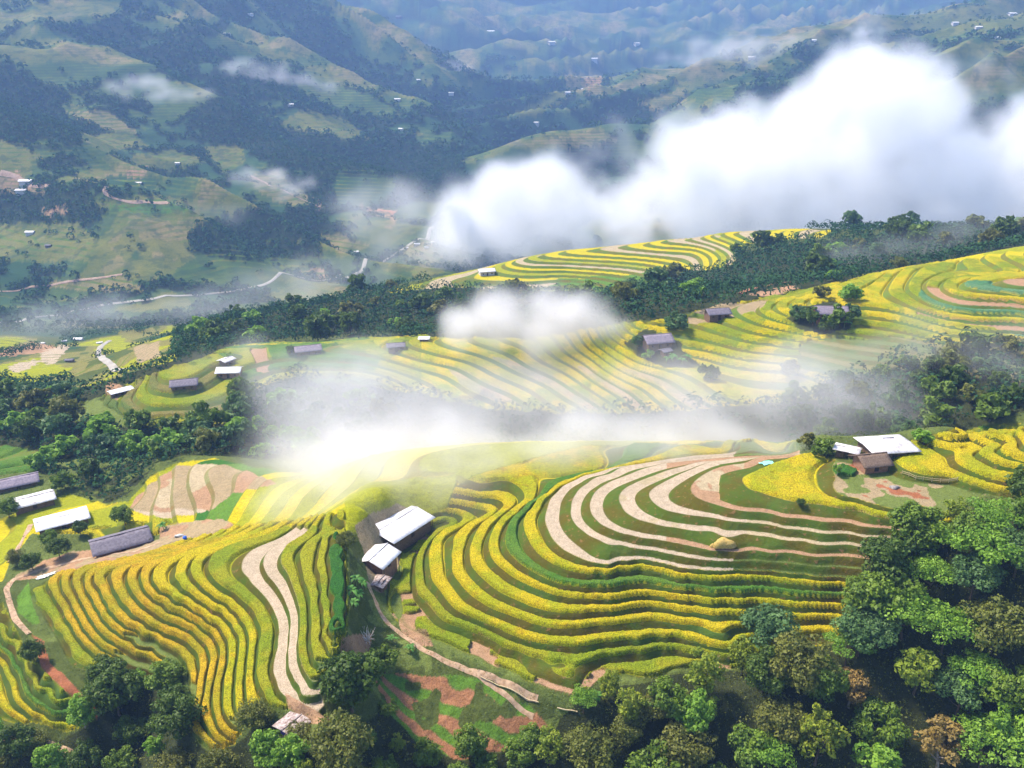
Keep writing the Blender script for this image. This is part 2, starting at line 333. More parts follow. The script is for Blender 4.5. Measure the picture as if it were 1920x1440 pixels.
m = ls & (KI >= 33); rice[m] = 0; terr[m] = 0; paint(m, 'dkgreen')
paint(zone("430 1030 480 1030 455 1060 470 1085 530 1150 528 1240 500 1200 495 1150 440 1095 425 1060", NEAR, 0) & (KI == 26), 'lime')
rh = nearf & zone("790 950 900 905 1000 862 1100 836 1500 824 1940 780 1940 1320 700 1320 720 1000", NEAR, 0)
RHC = {23: 'grass', 24: 'lime', 25: 'lime', 26: 'yellow', 27: 'yellow', 28: 'yellow', 29: 'yellow', 30: 'green', 31: 'yellow', 32: 'pale', 33: 'pale', 34: 'pale', 35: 'pale', 36: 'pale', 37: 'soil', 38: 'yellow', 39: 'grass', 40: 'yellow', 41: 'yellow', 42: 'yellow', 43: 'yellow'}
for k, c in RHC.items():
    m = rh & (KI == k); paint(m, c)
    if k in (23, 32, 33, 34, 35, 36, 37, 39): rice[m] = 0
tfr[rh] = 0.69; tfr[rh & (PX > 1350) & (KI > 31)] = 0.45
tfr[rh & (KI >= 32) & (KI <= 36) & (PX < 1350)] = .52; tfr[rh & (KI >= 38)] = 0.8; tfr[ls] = 0.75; tfr[up] = 0.82; terr[up] = .65
m = zone("648 1000 645 935 690 905 780 895 860 890 840 950 790 975 720 965 680 1000", NEAR, .5); terr[m] = 0; rice[m] = 0; paint(m, 'lime')
m = rh & (KI < 24); terr[m] = 0
m = rh & ((KI == 32) | (KI == 33)) & (PX > 1378 + wob * 2); paint(m, 'grass'); tfr[m] = .3
m = rh & (KI == 34) & (PX > 1250); paint(m, 'soil')
m = rh & ((KI == 35) | (KI == 36)) & (PX > 1400); paint(m, 'stub')
m = rh & (KI == 37) & (PX < 1395) & (n2 > .47) & (PY < 915); paint(m, 'stub')
m = rh & (KI == 35) & (PX < 1290) & (n2 > .6); paint(m, 'stub')
m = rh & (KI == 24) & (fbm(X / 6, Y / 3, 2, 77) > .62); paint(m, 'soil'); rice[m] = 0
m = rh & (KI == 39) & (PX < 1850) & (n2 > .6); paint(m, 'tan')
# house yard on the hill top, trampled
m = zone("1590 868 1640 862 1660 880 1760 925 1690 938 1620 925 1585 900", NEAR, 1.5); rice[m] = 0; paint(m, 'grass'); paint(m & (n2 > .5), 'tan'); paint(m & (n2 > .66), 'red')
m = zone("1560 880 1580 872 1610 880 1600 892 1570 893", NEAR); paint(m, 'dkgreen'); rice[m] = 1
m = zone("1500 820 1600 820 1700 812 1705 845 1660 868 1590 868 1540 852 1500 850", NEAR); rice[m] = 0; terr[m] = 0; paint(m, 'brush')
# yards between the houses at the left
m = zone("300 985 420 970 440 985 330 1018 220 1048 60 1085 20 1110 10 1095 80 1050 165 1030 300 1012", NEAR, .8); rice[m] = 0; terr[m] = 0; paint(m, 'tan'); paint(m & (n2 > .5), 'soil')
m = zone("0 1110 30 1090 60 1085 50 1100 35 1120 30 1170 60 1200 110 1205 190 1262 330 1290 350 1440 0 1440", NEAR, 0) & ~ls; rice[m] = 0; terr[m] = 0; paint(m, 'brush')
m = zone("30 1120 55 1090 60 1130 75 1170 60 1170 35 1150", NEAR); paint(m, 'green')
m = zone("60 1185 80 1200 90 1240 130 1275 195 1345 185 1350 120 1300 80 1260 65 1215", NEAR, 1); paint(m, 'red')
fl = zone("-30 1100 5 1130 30 1180 50 1215 75 1250 110 1285 160 1325 150 1362 125 1372 60 1350 40 1362 -30 1330", NEAR, 0)
terr[fl] = 1; rice[fl] = 1; paint(fl, 'lime'); paint(fl & (KI == 12), 'green'); paint(fl & (KI <= 11), 'yellow'); tfr[fl] = .6
paint(zone("300 968 380 960 460 905 560 892 500 900 400 868 340 872 290 905 255 935 240 955", NEAR), 'pale')
m = zone("235 955 280 905 330 872 400 866 470 883 520 903 430 925 400 955 340 950 300 958", NEAR); rice[m] = 0; terr[m] = .6; tfr[m] = .8; paint(m, 'stub'); paint(m & (n1[..., 0] > .5), 'soil'); paint(m & (KI % 2 == 0), 'tan')
# the gully with its path, and the red garden beds
m = zone("655 1020 700 1000 735 1030 735 1055 722 1110 730 1150 760 1190 870 1240 980 1290 1060 1330 1060 1440 640 1440 600 1290 640 1230 655 1160", NEAR, .4)
rice[m] = 0; terr[m] = 0; paint(m, 'brush'); paint(m & (n2 > .55), 'grass')
m = zone("640 1195 700 1190 690 1240 640 1240", NEAR, 1.5); paint(m, 'soil')
bed = zone("700 1270 745 1262 820 1268 860 1262 920 1280 990 1320 1040 1375 1000 1400 860 1425 780 1400 720 1330", NEAR, 1)
st = np.sin((X * .45 + Y * 1.0 + wob * .35) * 2.0 * math.pi / 4.4)
C['bed'] = (.42, .20, .10); paint(bed, 'bed'); paint(bed & (st > .0), 'grass'); paint(bed & (st > .25), 'green'); paint(bed & (n2 > .64), 'brush'); bump_bed = bed * (st > 0) * 0.25
for s in ("745 1162 800 1185 815 1215 790 1212 750 1185", "1200 1338 1170 1345 1130 1350 1145 1335", "1240 1300 1330 1290 1400 1330 1300 1360 1235 1345"):
    paint(zone(s, NEAR, 1.5), 'soil')
m = zone("665 985 690 965 745 945 800 965 790 985 755 1020 748 1060 715 1115 695 1100 680 1030", NEAR, .6); rice[m] = 0; terr[m] = 0; paint(m, 'tan')
# tree-covered ground near the camera
wnear = zone("1700 990 1860 985 1960 960 1960 1460 1000 1460 1050 1345 1110 1300 1200 1278 1290 1262 1400 1255 1490 1232 1570 1205 1600 1150 1600 1090 1640 1050", NEAR, 1) | zone("-40 1375 100 1395 180 1350 200 1270 330 1290 345 1365 390 1410 440 1395 500 1345 560 1380 650 1375 720 1330 790 1405 880 1428 1010 1395 1080 1460 -40 1460", NEAR, 1)
wnear |= (RG < 128) & (PY > 1440)
paint(wnear, 'under'); terr[wnear] = 0; rice[wnear] = 0
wood[wnear] = 1

m = zone("535 1298 560 1312 600 1335 642 1358 640 1374 600 1362 560 1345 540 1325", NEAR, .5); paint(m, 'soil'); terr[m] = 0; rice[m] = 0; wood[m] = 0
m = zone("-40 835 60 880 120 905 200 945 240 925 285 880 330 862 260 850 100 845", (228, 262), 0) ; wood[m] = 1; paint(m & (n2 > .45), 'under')
# the ravine and the middle spur
rav = ~NEARM & (Y < 440)
mid = zone("195 760 190 742 260 710 400 662 450 648 560 636 600 636 780 630 1000 634 1150 608 1250 596 1300 586 1440 554 1540 536 1700 498 1850 466 1960 450 1960 650 1900 640 1840 640 1700 655 1640 690 1540 720 1560 745 1330 765 1150 775 900 765 820 745 700 725 560 705 470 730 425 790 340 815 250 790", (222, 400), 1)
behind = rav & ~mid & (PY < 860)
paint(behind, 'under'); wood[behind] = 1
terr[mid] = 1; rice[mid] = 1; paint(mid, 'yellow'); tfr[mid] = .80; paint(mid & (n1[..., 0] > .56), 'lime')
paint(mid & (PX < 790) & (KI % 3 != 0), 'lime'); paint(mid & (PX < 700) & (KI % 2 == 1), 'green')
m = zone("195 760 190 742 260 710 400 662 440 680 430 790 340 815 250 790", MID); paint(m, 'lime'); paint(m & (KI % 2 == 0), 'olive')
m = zone("500 650 560 645 700 642 720 660 700 700 600 720 520 690", MID); paint(m, 'green'); paint(m & (KI % 3 == 0), 'lime')
m = zone("470 655 500 652 505 700 480 700", MID, 1); paint(m, 'soil'); rice[m] = 0
m = zone("820 660 1000 680 1250 700 1400 720 1400 760 1100 770 880 750", MID, 1); paint(m & (KI % 3 == 0), 'stub')
m = zone("1715 565 1730 540 1800 530 1940 520 1940 640 1850 612 1720 590", MID, .4); paint(m & (KI % 3 == 0), 'teal'); paint(m & (KI % 3 == 1), 'soil'); rice[m & (KI % 3 == 1)] = 0
m = zone("1290 590 1350 570 1440 562 1430 578 1330 605 1290 610", MID, .5); paint(m, 'tan'); rice[m] = 0
m = zone("1500 640 1640 630 1960 660 1960 720 1700 690 1500 700", MID, 1.5); paint(m, 'grass'); paint(m & (KI % 2 == 0), 'olive'); rice[m] = 0
for s in ("1170 640 1210 615 1270 640 1320 690 1240 690 1190 665", "1480 600 1500 575 1560 560 1600 590 1590 620 1540 628 1490 615"):
    m = zone(s, MID, 1.5); rice[m] = 0; terr[m] = 0; paint(m, 'under')
m = zone("200 715 240 725 215 755 195 755", MID); paint(m, 'soil')
m = zone("-40 835 40 838 110 855 60 885 -40 892", (235, 310), .5); paint(m, 'green'); wood[m] = 0; rice[m] = 1; terr[m] = 1
m = zone("100 770 200 740 300 790 250 800 140 790", (240, 340), .5); paint(m, 'grass'); wood[m] = 0
m = (Y > 400) & (Y < 700)
paint(m, 'brush')
wood[(Y > 350) & (Y < 560) & (PX > 290) & ~mid] = 1
wood[(Y > 350) & (Y < 640) & (PX > 1150)] = 1
wood[mid] = 0
m = zone("640 560 1000 520 1960 400 1960 500 1400 560 1000 600 300 650 310 620", (395, 560), 1); paint(m, 'under')
rd = zone("715 550 830 518 960 484 1020 464 1150 452 1350 428 1480 424 1560 432 1540 445 1400 455 1380 470 1375 502 1240 512 1200 546 1100 546 950 542 850 537", (515, 640), .6)
terr[rd] = 1; rice[rd] = 0; wood[rd] = 0; tfr[rd] = .64
paint(rd, 'yellow'); paint(rd & (KI % 3 == 0), 'lime'); paint(rd & (KI % 4 == 1), 'stub')
m = zone("1000 480 1150 460 1350 440 1340 470 1150 490", RID, 1); paint(m & (KI % 3 == 0), 'stub')
m = zone("1050 520 1250 512 1200 548 1100 548 1030 540", RID, 1); paint(m, 'green')
m = zone("740 552 900 528 1000 530 950 545 800 550", RID, 1); paint(m & (KI % 2 == 0), 'green')
m = zone("1400 555 1420 548 1480 535 1500 540 1440 556", (350, 470), 1); paint(m, 'soil'); wood[m] = 0
m = zone("1180 545 1290 540 1300 570 1200 575", (380, 500), 2.5); paint(m & (n2 > .5), 'soil')
# valley village at the left
vil = (Y > 345) & (Y < 760) & (PX < 330) & ~mid
paint(vil, 'brush'); wood[vil] = 0; pn = fbm(X / 45, Y / 45, 3, 81)
paint(vil & (pn > .52), 'olive'); paint(vil & (pn > .60), 'lime'); paint(vil & (pn < .42), 'meadow'); wood[vil & (pn < .40)] = 1
terr[vil & (pn > .52)] = 1
for s, c in (("0 690 40 680 110 690 80 715 0 725", 'lime'), ("10 690 60 672 80 678 30 700", 'pale'), ("75 660 120 645 130 652 100 682 78 680", 'pale'), ("0 655 60 640 110 650 60 665 0 668", 'soil'), ("215 622 290 614 290 628 240 640", 'olive'), ("0 735 60 740 90 748 0 755", 'yellow'), ("250 650 300 640 300 690 260 690", 'tan')):
    paint(zone(s, (380, 780), 1), c)

# far slopes: woods in the gullies, fields on the spurs
far = Y > 690
fp = fbm(X / 150, Y / 110, 4, 91); fq = fbm(X / 70 + 9, Y / 50, 3, 92); fz = fbm(X / 400, Y / 400, 2, 93)
sp_ = GUL + (fp - .5) * .9 + (fz - .5) * .5
paint(far, 'meadow')
paint(far & (sp_ > .70) & (fq > .35), 'fgrass'); paint(far & (sp_ > .80) & (fq > .45), 'folive'); paint(far & (sp_ > .90) & (fq > .56), 'ftan')
fk = fbm(X / 22, Y / 22, 3, 94); wf = far & (sp_ + (fq - .5) * .8 + (fk - .5) * .55 < .70); wood[wf] = 1; paint(wf, 'dark')
wood[far & (RG > 3000)] = 0
FZ = (("120 210 200 208 262 250 240 255 160 228", 'ftan'), ("0 420 150 416 182 450 175 488 100 492 0 488", 'folive'), ("90 530 230 516 272 548 200 548 90 540", 'ftan'),
      ("160 380 250 365 340 370 372 388 300 392 200 392", 'folive'), ("200 330 265 322 300 340 290 355 200 355", 'meadow'), ("460 330 520 322 592 378 545 385 500 370", 'ftan'),
      ("640 310 700 315 722 372 640 385 622 350", 'meadow'), ("200 390 300 372 372 390 280 402", 'green'), ("150 255 240 245 280 275 200 282", 'folive'), ("600 440 640 440 700 462 640 480", 'ftan'),
      ("370 460 480 470 590 500 560 515 400 500", 'fgrass'), ("250 290 330 282 390 300 330 318 230 318", 'folive'), ("380 275 450 272 460 300 420 330 400 300", 'folive'),
      ("0 265 55 268 60 330 0 330", 'folive'), ("560 205 640 220 700 262 600 258 520 240", 'folive'), ("540 160 600 150 700 180 760 220 640 210", 'fgrass'),
      ("950 222 1040 170 1080 175 1010 215", 'folive'), ("1010 268 1120 240 1160 262 1080 280", 'ftan'), ("1190 192 1280 168 1290 190 1230 212", 'ftan'), ("1330 118 1400 100 1420 112 1350 132", 'folive'),
      ("1650 45 1760 18 1920 0 1920 50 1800 62 1680 66", 'folive'), ("1850 150 1930 130 1930 165 1860 178", 'folive'), ("1060 140 1130 140 1130 182 1060 170", 'ftan'),
      ("750 470 830 440 900 470 880 500 790 500", 'ftan'), ("480 560 560 530 640 530 620 545 560 580", 'folive'), ("560 510 600 500 620 520 580 522", 'soil'))
for s, c in FZ:
    m = zone(s, (690, 3400), 1.2); paint(m, c); wood[m] = 0; terr[m] = 1; tfr[m] = .7
for s in ("330 55 0 0 0 0", "0 330 40 320 50 350 90 352 85 362 0 360", "78 395 128 388 126 402 80 405", "235 320 275 318 272 330 236 332", "675 388 745 398 745 408 690 400", "735 405 745 410 738 430 722 425", "592 375 608 380 604 398 592 392", "1090 145 1130 145 1130 160 1100 165"):
    m = zone(s, (690, 2600), 2); paint(m, 'soil'); wood[m] = 0
m = zone("350 430 480 385 590 430 600 480 470 490 360 470", (690, 1400), 2); m &= (fq + fk * .8 > .72); wood[m] = 1; paint(m, 'dark')
m = zone("450 225 600 250 780 290 880 270 860 340 700 330 520 320 440 260", (690, 1900), 2); m &= (fq + fk * .8 > .72); wood[m] = 1; paint(m, 'dark')
m = zone("0 110 90 160 160 270 60 280 0 260", (690, 2000), 2); m &= (fq + fk * .8 > .72); wood[m] = 1; paint(m, 'dark')

def blur(a, it=1):
    for _ in range(it):
        a = (a + np.roll(a, 1, 0) + np.roll(a, -1, 0)) / 3; a = (a + np.roll(a, 1, 1) + np.roll(a, -1, 1)) / 3
    return a
terr = blur(terr, 2)
F = LEV - KI
a_ = tfr
fade = smooth(0, 1, terr) * (Y < 690)
LEVA = np.where(Y > 690, H / 4.2 + .6 * (fbm(X / 60, Y / 60, 2, 95) - .5), LEV)
fm = far & (sp_ > .66) & (wood < .5); terr[fm] = np.maximum(terr[fm], .55 * smooth(.3, .5, fbm(X / 90, Y / 90, 2, 96))[fm])
rise = np.clip((F - a_) / (1 - a_), 0, 1)
# the terraced surface
ZT = DZ * (KI + np.where(F < a_, 0.04 * F / a_, 0.04 + 0.96 * rise ** 0.85))
fine = .10 * (fbm(X / 1.1, Y / 1.1, 2, 101) - .5) * (RG < 260) * (1 - .8 * (F < a_) * (terr > .5))
rough = (1 - smooth(0, 1, terr)) * (RG < 420) * 0.9 * (fbm(X / 3.2, Y / 3.2, 3, 102) - .5)
Z = H * (1 - fade) + ZT * fade + fine + rough
win = smooth(0.0, 0.09, F) * (1 - smooth(a_ - 0.12, a_ - 0.01, F)) * (blur(rice, 1) > .55) * (terr > .7)
rn = fbm(X / .9, Y / .9, 2, 111); rn3 = fbm(X / 9, Y / 9, 2, 112)
RH_ = (0.50 + .35 * rn + .25 * rn3)
ZR = np.where(win > 0.02, Z + RH_ * win, Z - 0.25)

def set_attr(me, name, typ, dom, arr):
    a = me.attributes.new(name, typ, dom)
    a.data.foreach_set('color' if typ == 'FLOAT_COLOR' else 'value', np.ascontiguousarray(arr, np.float32).ravel())
def grid_mesh(name, xs, ys, zs, keep=None):
    nv, nu = xs.shape
    ii = np.arange(nv * nu).reshape(nv, nu)
    f = np.stack([ii[:-1, :-1], ii[:-1, 1:], ii[1:, 1:], ii[1:, :-1]], -1).reshape(-1, 4)
    vid = np.arange(nv * nu)
    if keep is not None:
        f = f[keep[f].any(1)]; used = np.zeros(nv * nu, bool); used[f.ravel()] = True
        vid = np.nonzero(used)[0]; mp = np.zeros(nv * nu, np.int64); mp[vid] = np.arange(len(vid)); f = mp[f]
    me = bpy.data.meshes.new(name)
    co = np.stack([xs.ravel()[vid], ys.ravel()[vid], zs.ravel()[vid]], 1).astype(np.float32)
    me.vertices.add(len(vid)); me.vertices.foreach_set('co', co.ravel())
    me.loops.add(f.size); me.loops.foreach_set('vertex_index', f.ravel().astype(np.int32))
    me.polygons.add(len(f)); me.polygons.foreach_set('loop_start', np.arange(0, f.size, 4, dtype=np.int32))
    me.update(calc_edges=True)
    me.polygons.foreach_set('use_smooth', np.ones(len(f), bool))
    return me, vid
def link(name, me, parent=None, mat=None):
    o = bpy.data.objects.new(name, me); scene.collection.objects.link(o)
    if parent is not None: o.parent = parent
    if mat is not None and me is not None and not me.materials: me.materials.append(mat)
    return o
def tag(o, label=None, cat=None, group=None, kind=None):
    if label: o['label'] = label
    if cat: o['category'] = cat
    if group: o['group'] = group
    if kind: o['kind'] = kind
    return o

# ------------------------------------------------------------------ materials
class NT:
    def __init__(s, name):
        s.m = bpy.data.materials.new(name); s.m.use_nodes = True; s.t = s.m.node_tree; s.t.nodes.clear()
        s.out = s.n('ShaderNodeOutputMaterial')
    def n(s, t, **kw):
        nd = s.t.nodes.new(t)
        for k, v in kw.items(): setattr(nd, k, v)
        return nd
    def l(s, a, b): s.t.links.new(a, b)
    def attr(s, name): return s.n('ShaderNodeAttribute', attribute_name=name)
    def val(s, sock, v):
        if isinstance(v, (int, float, tuple, list)): sock.default_value = v
        else: s.l(v, sock)
    def math(s, op, a, b=0.0, c=None, clamp=False):
        nd = s.n('ShaderNodeMath', operation=op, use_clamp=clamp); s.val(nd.inputs[0], a); s.val(nd.inputs[1], b)
        if c is not None: s.val(nd.inputs[2], c)
        return nd.outputs[0]
    def mix(s, f, a, b, mode='MIX'):
        nd = s.n('ShaderNodeMix', data_type='RGBA', blend_type=mode); s.val(nd.inputs[0], f)
        s.val(nd.inputs[6], a if not isinstance(a, tuple) else a + (1,)); s.val(nd.inputs[7], b if not isinstance(b, tuple) else b + (1,))
        return nd.outputs[2]
    def noise(s, scale, detail=3, rough=.6, vec=None):
        nd = s.n('ShaderNodeTexNoise'); nd.inputs['Scale'].default_value = scale; nd.inputs['Detail'].default_value = detail; nd.inputs['Roughness'].default_value = rough
        if vec is not None: s.l(vec, nd.inputs['Vector'])
        return nd.outputs[0]
    def ramp(s, f, a, b):
        nd = s.n('ShaderNodeMapRange', interpolation_type='SMOOTHSTEP'); s.val(nd.inputs[0], f); nd.inputs[1].default_value = a; nd.inputs[2].default_value = b
        return nd.outputs[0]
    def bsdf(s, color, rough=.9, spec=.15, bump=None, bstr=.5, bdist=.3, transl=0):
        b = s.n('ShaderNodeBsdfPrincipled'); s.val(b.inputs['Base Color'], color if not isinstance(color, tuple) else color + (1,))
        s.val(b.inputs['Roughness'], rough); b.inputs['Specular IOR Level'].default_value = spec
        if bump is not None:
            bp = s.n('ShaderNodeBump'); bp.inputs['Strength'].default_value = bstr; bp.inputs['Distance'].default_value = bdist
            s.l(bump, bp.inputs['Height']); s.l(bp.outputs[0], b.inputs['Normal'])
        res = b.outputs[0]
        if transl:
            tr = s.n('ShaderNodeBsdfTranslucent'); s.val(tr.inputs[0], color if not isinstance(color, tuple) else color + (1,))
            mx = s.n('ShaderNodeMixShader'); mx.inputs[0].default_value = transl; s.l(b.outputs[0], mx.inputs[1]); s.l(tr.outputs[0], mx.inputs[2]); res = mx.outputs[0]
        s.l(res, s.out.inputs[0]); return b

def ground_material():
    g = NT('ground_soil'); pos = g.n('ShaderNodeNewGeometry').outputs['Position']
    fc = g.attr('fcol').outputs['Color']; lev = g.attr('lev').outputs['Fac']; te = g.attr('terr').outputs['Fac']; tf = g.attr('tfr').outputs['Fac']
    fr = g.math('FRACT', lev)
    na = g.noise(.9, 4, .65, pos); nb = g.noise(.13, 3, .6, pos); nc = g.noise(4.0, 3, .7, pos); nd = g.noise(.03, 3, .55, pos)
    isr = g.ramp(g.math('SUBTRACT', fr, tf), -0.015, 0.02)
    lip = g.math('SUBTRACT', 1.0, g.ramp(fr, 0.0, 0.05))
    sy = g.n('ShaderNodeSeparateXYZ'); g.l(pos, sy.inputs[0]); back = g.ramp(sy.outputs[1], 195, 240)
    riser = g.mix(g.ramp(nb, .38, .62), g.mix(back, (.095, .080, .008), (.15, .14, .02)), g.mix(back, (.070, .110, .010), (.11, .17, .025)))
    riser = g.mix(g.ramp(na, .58, .72), riser, (.24, .13, .05))
    riser = g.mix(g.math('MULTIPLY', g.ramp(nd, .5, .62), .7), riser, (.07, .13, .02))
    k = g.math('MULTIPLY', te, g.math('MAXIMUM', isr, g.math('MULTIPLY', lip, .45)))
    c = g.mix(g.math('MULTIPLY', g.ramp(na, .3, .75), .45), fc, g.mix(1.0, fc, (.45, .50, .42), 'MULTIPLY'))
    c = g.mix(g.math('MULTIPLY', g.ramp(nc, .44, .60), .62), c, g.mix(1.0, c, (.52, .42, .36), 'MULTIPLY'))
    c = g.mix(k, c, riser)
    sp = g.n('ShaderNodeVectorMath', operation='MULTIPLY'); g.l(pos, sp.inputs[0]); sp.inputs[1].default_value = (.15, .15, 1.4)
    ng = g.noise(1.0, 3, .6, sp.outputs[0])
    c = g.mix(g.math('MULTIPLY', g.ramp(ng, .4, .65), .25), c, g.mix(1.0, c, (.62, .66, .6), 'MULTIPLY'))
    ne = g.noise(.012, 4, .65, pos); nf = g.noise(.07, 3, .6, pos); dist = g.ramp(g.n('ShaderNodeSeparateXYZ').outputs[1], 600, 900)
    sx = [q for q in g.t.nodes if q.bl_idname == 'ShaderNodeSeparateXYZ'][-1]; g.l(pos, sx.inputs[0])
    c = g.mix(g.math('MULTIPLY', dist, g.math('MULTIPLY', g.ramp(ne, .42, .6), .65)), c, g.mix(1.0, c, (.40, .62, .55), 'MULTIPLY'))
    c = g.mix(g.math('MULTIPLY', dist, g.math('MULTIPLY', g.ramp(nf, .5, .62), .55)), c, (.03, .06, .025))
    h = g.math('ADD', na, g.math('MULTIPLY', nc, .35))
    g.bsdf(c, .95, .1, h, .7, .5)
    return g.m
def rice_material():
    g = NT('rice_plants'); pos = g.n('ShaderNodeNewGeometry').outputs['Position']
    fc = g.attr('fcol').outputs['Color']
    na = g.noise(1.6, 4, .75, pos); nb = g.noise(.10, 3, .6, pos); nc = g.noise(5.0, 2, .7, pos)
    c = g.mix(g.ramp(nc, .42, .60), g.mix(1.0, fc, (1.2, 1.12, .9), 'MULTIPLY'), g.mix(1.0, fc, (.46, .42, .36), 'MULTIPLY'))
    c = g.mix(g.math('MULTIPLY', g.ramp(na, .5, .75), .6), c, g.mix(1.0, fc, (.52, .62, .6), 'MULTIPLY'))
    c = g.mix(g.math('MULTIPLY', g.ramp(nb, .42, .60), .75), c, g.mix(1.0, c, (.58, .84, .7), 'MULTIPLY'))
    c = g.mix(g.math('MULTIPLY', g.ramp(g.noise(.33, 4, .6, pos), .56, .68), .55), c, g.mix(1.0, c, (.78, .60, .6), 'MULTIPLY'))
    g.bsdf(c, .85, .15, g.math('ADD', nc, na), .9, .5)
    return g.m
me, vid = grid_mesh('ground', X, Y, Z)
me.materials.append(ground_material())
set_attr(me, 'fcol', 'FLOAT_COLOR', 'POINT', np.concatenate([col.reshape(-1, 3), np.ones((col.shape[0] * col.shape[1], 1), np.float32)], 1))
set_attr(me, 'lev', 'FLOAT', 'POINT', LEVA.ravel()); set_attr(me, 'terr', 'FLOAT', 'POINT', terr.ravel() * (1 - .5 * smooth(1300, 2500, RG)).ravel()); set_attr(me, 'tfr', 'FLOAT', 'POINT', tfr.ravel())
tag(link('ground', me), 'terraced hill slopes, ravine and far mountainsides of the valley', 'terrain', kind='structure')
keep = ((win > .02) & (RG < 420)).ravel()
me, vid = grid_mesh('rice', X, Y, ZR, keep)
me.materials.append(rice_material())
fc4 = np.concatenate([col.reshape(-1, 3), np.ones((col.shape[0] * col.shape[1], 1), np.float32)], 1)
set_attr(me, 'fcol', 'FLOAT_COLOR', 'POINT', fc4[vid])
tag(link('rice', me), 'ripe golden and green rice growing in bands on the terraces', 'rice', kind='stuff')
print('rice faces', len(me.polygons), 'grid', X.shape)

# ------------------------------------------------------------------ looking things up on the ground
TANEL = (Z - CAM_Z) / RG
CUM = np.maximum.accumulate(TANEL, 0)
def ground_z(x, y):
    u = np.arctan2(x, y); v = np.log(np.hypot(x, y))
    i = np.clip(np.searchsorted(vg, v) - 1, 0, NV - 2); j = (u - ug[0]) / (ug[1] - ug[0]); j0 = np.clip(np.floor(j).astype(int), 0, NU - 2)
    fi = (v - vg[i]) / (vg[i + 1] - vg[i]); fj = j - j0
    return (Z[i, j0] * (1 - fj) + Z[i, j0 + 1] * fj) * (1 - fi) + (Z[i + 1, j0] * (1 - fj) + Z[i + 1, j0 + 1] * fj) * fi
def hit(px, py, rmin=0.0):               # first ground point seen at this photo point
    x, y, w = ray(px, py); u = math.atan2(x, y); te = w / math.hypot(x, y)
    j = int(round((u - ug[0]) / (ug[1] - ug[0]))); j = min(max(j, 0), NU - 1)
    cum = CUM[:, j] if rmin == 0 else np.maximum.accumulate(np.where(vg > math.log(rmin), TANEL[:, j], -9))
    i = int(np.searchsorted(cum, te)); i = min(i, NV - 1)
    r = math.exp(vg[i]); return r * math.sin(u), r * math.cos(u), float(Z[i, j])

# ------------------------------------------------------------------ trees
def raw_mesh(name, verts, faces4, attr=None, smooth_=False):
    me = bpy.data.meshes.new(name)
    verts = np.asarray(verts, np.float32); faces4 = np.asarray(faces4, np.int32); k = faces4.shape[1]
    me.vertices.add(len(verts)); me.vertices.foreach_set('co', verts.ravel())
    me.loops.add(faces4.size); me.loops.foreach_set('vertex_index', faces4.ravel())
    me.polygons.add(len(faces4)); me.polygons.foreach_set('loop_start', np.arange(0, faces4.size, k, dtype=np.int32))
    me.update(calc_edges=True)
    if smooth_: me.polygons.foreach_set('use_smooth', np.ones(len(faces4), bool))
    if attr is not None: set_attr(me, 'tint', 'FLOAT', 'FACE', attr)
    return me
def unit(v): return v / np.maximum(np.linalg.norm(v, axis=-1, keepdims=True), 1e-6)
def leaves(c, nrm, size, r, aspect=1.0):
    """one small leaf-clump card per point"""
    n = len(c); a = unit(np.cross(nrm, r.normal(size=(n, 3)))); b = unit(np.cross(nrm, a))
    s = (size * r.uniform(.4, 1.0, n) ** 1.4 * 1.75)[:, None]; a = a * s; b = b * s * aspect
    bend = nrm * s * .25
    v = np.stack([c - a - bend, c - b * .6 + bend * .5, c + a - bend, c + b * .6 + bend * .5], 1).reshape(-1, 3)
    f = np.arange(4 * n).reshape(n, 4); return v, f
def crown_mesh(name, r, R=4.0, hgt=6.0, base=3.0, clumps=46, per=64, leaf=.34, flat=1.0, shape='round', open_=0.0):
    cs = []; rs = []
    for i in range(clumps):
        for _ in range(20):
            d = unit(r.normal(size=3)); q = r.uniform(.2, 1.35) ** .5
            p = d * q
            if shape == 'umbrella' and p[2] < -.1: continue
            if shape == 'cone': p[0] *= (1.05 - .5 * (p[2] + 1)); p[1] *= (1.05 - .5 * (p[2] + 1))
            break
        cs.append(p * np.array([R, R, hgt / 2]) * .82); rs.append(R * r.uniform(.14, .40) * (1 if shape != 'cone' else .8))
    cs = np.array(cs); rs = np.array(rs)
    cs[:, :2] += r.normal(size=2) * R * .12 * ((cs[:, 2:3] / hgt) + .3)
    pts_ = []; nr = []; tint = []
    for c, q in zip(cs, rs):
        k = int(per * (q / (R * .32)) ** 2)
        d = unit(r.normal(size=(k, 3)) + np.array([0, 0, .35]))
        pts_.append(c + d * (q * r.uniform(.75, 1.08, k))[:, None] * np.array([1, 1, .8 * flat])); nr.append(unit(d * .9 + r.normal(size=(k, 3)) * .55 + np.array([0, 0, .35])))
        tint.append(np.full(k, r.uniform(0, 1)) * .6 + r.uniform(0, 1, k) * .4)
    p = np.concatenate(pts_); nn = np.concatenate(nr); ti = np.concatenate(tint)
    if open_ > 0:
        kk = r.uniform(size=len(p)) > open_; p = p[kk]; nn = nn[kk]; ti = ti[kk]
    v, f = leaves(p, nn, leaf, r); v[:, 2] += base + hgt / 2
    return raw_mesh(name, v, f, ti)
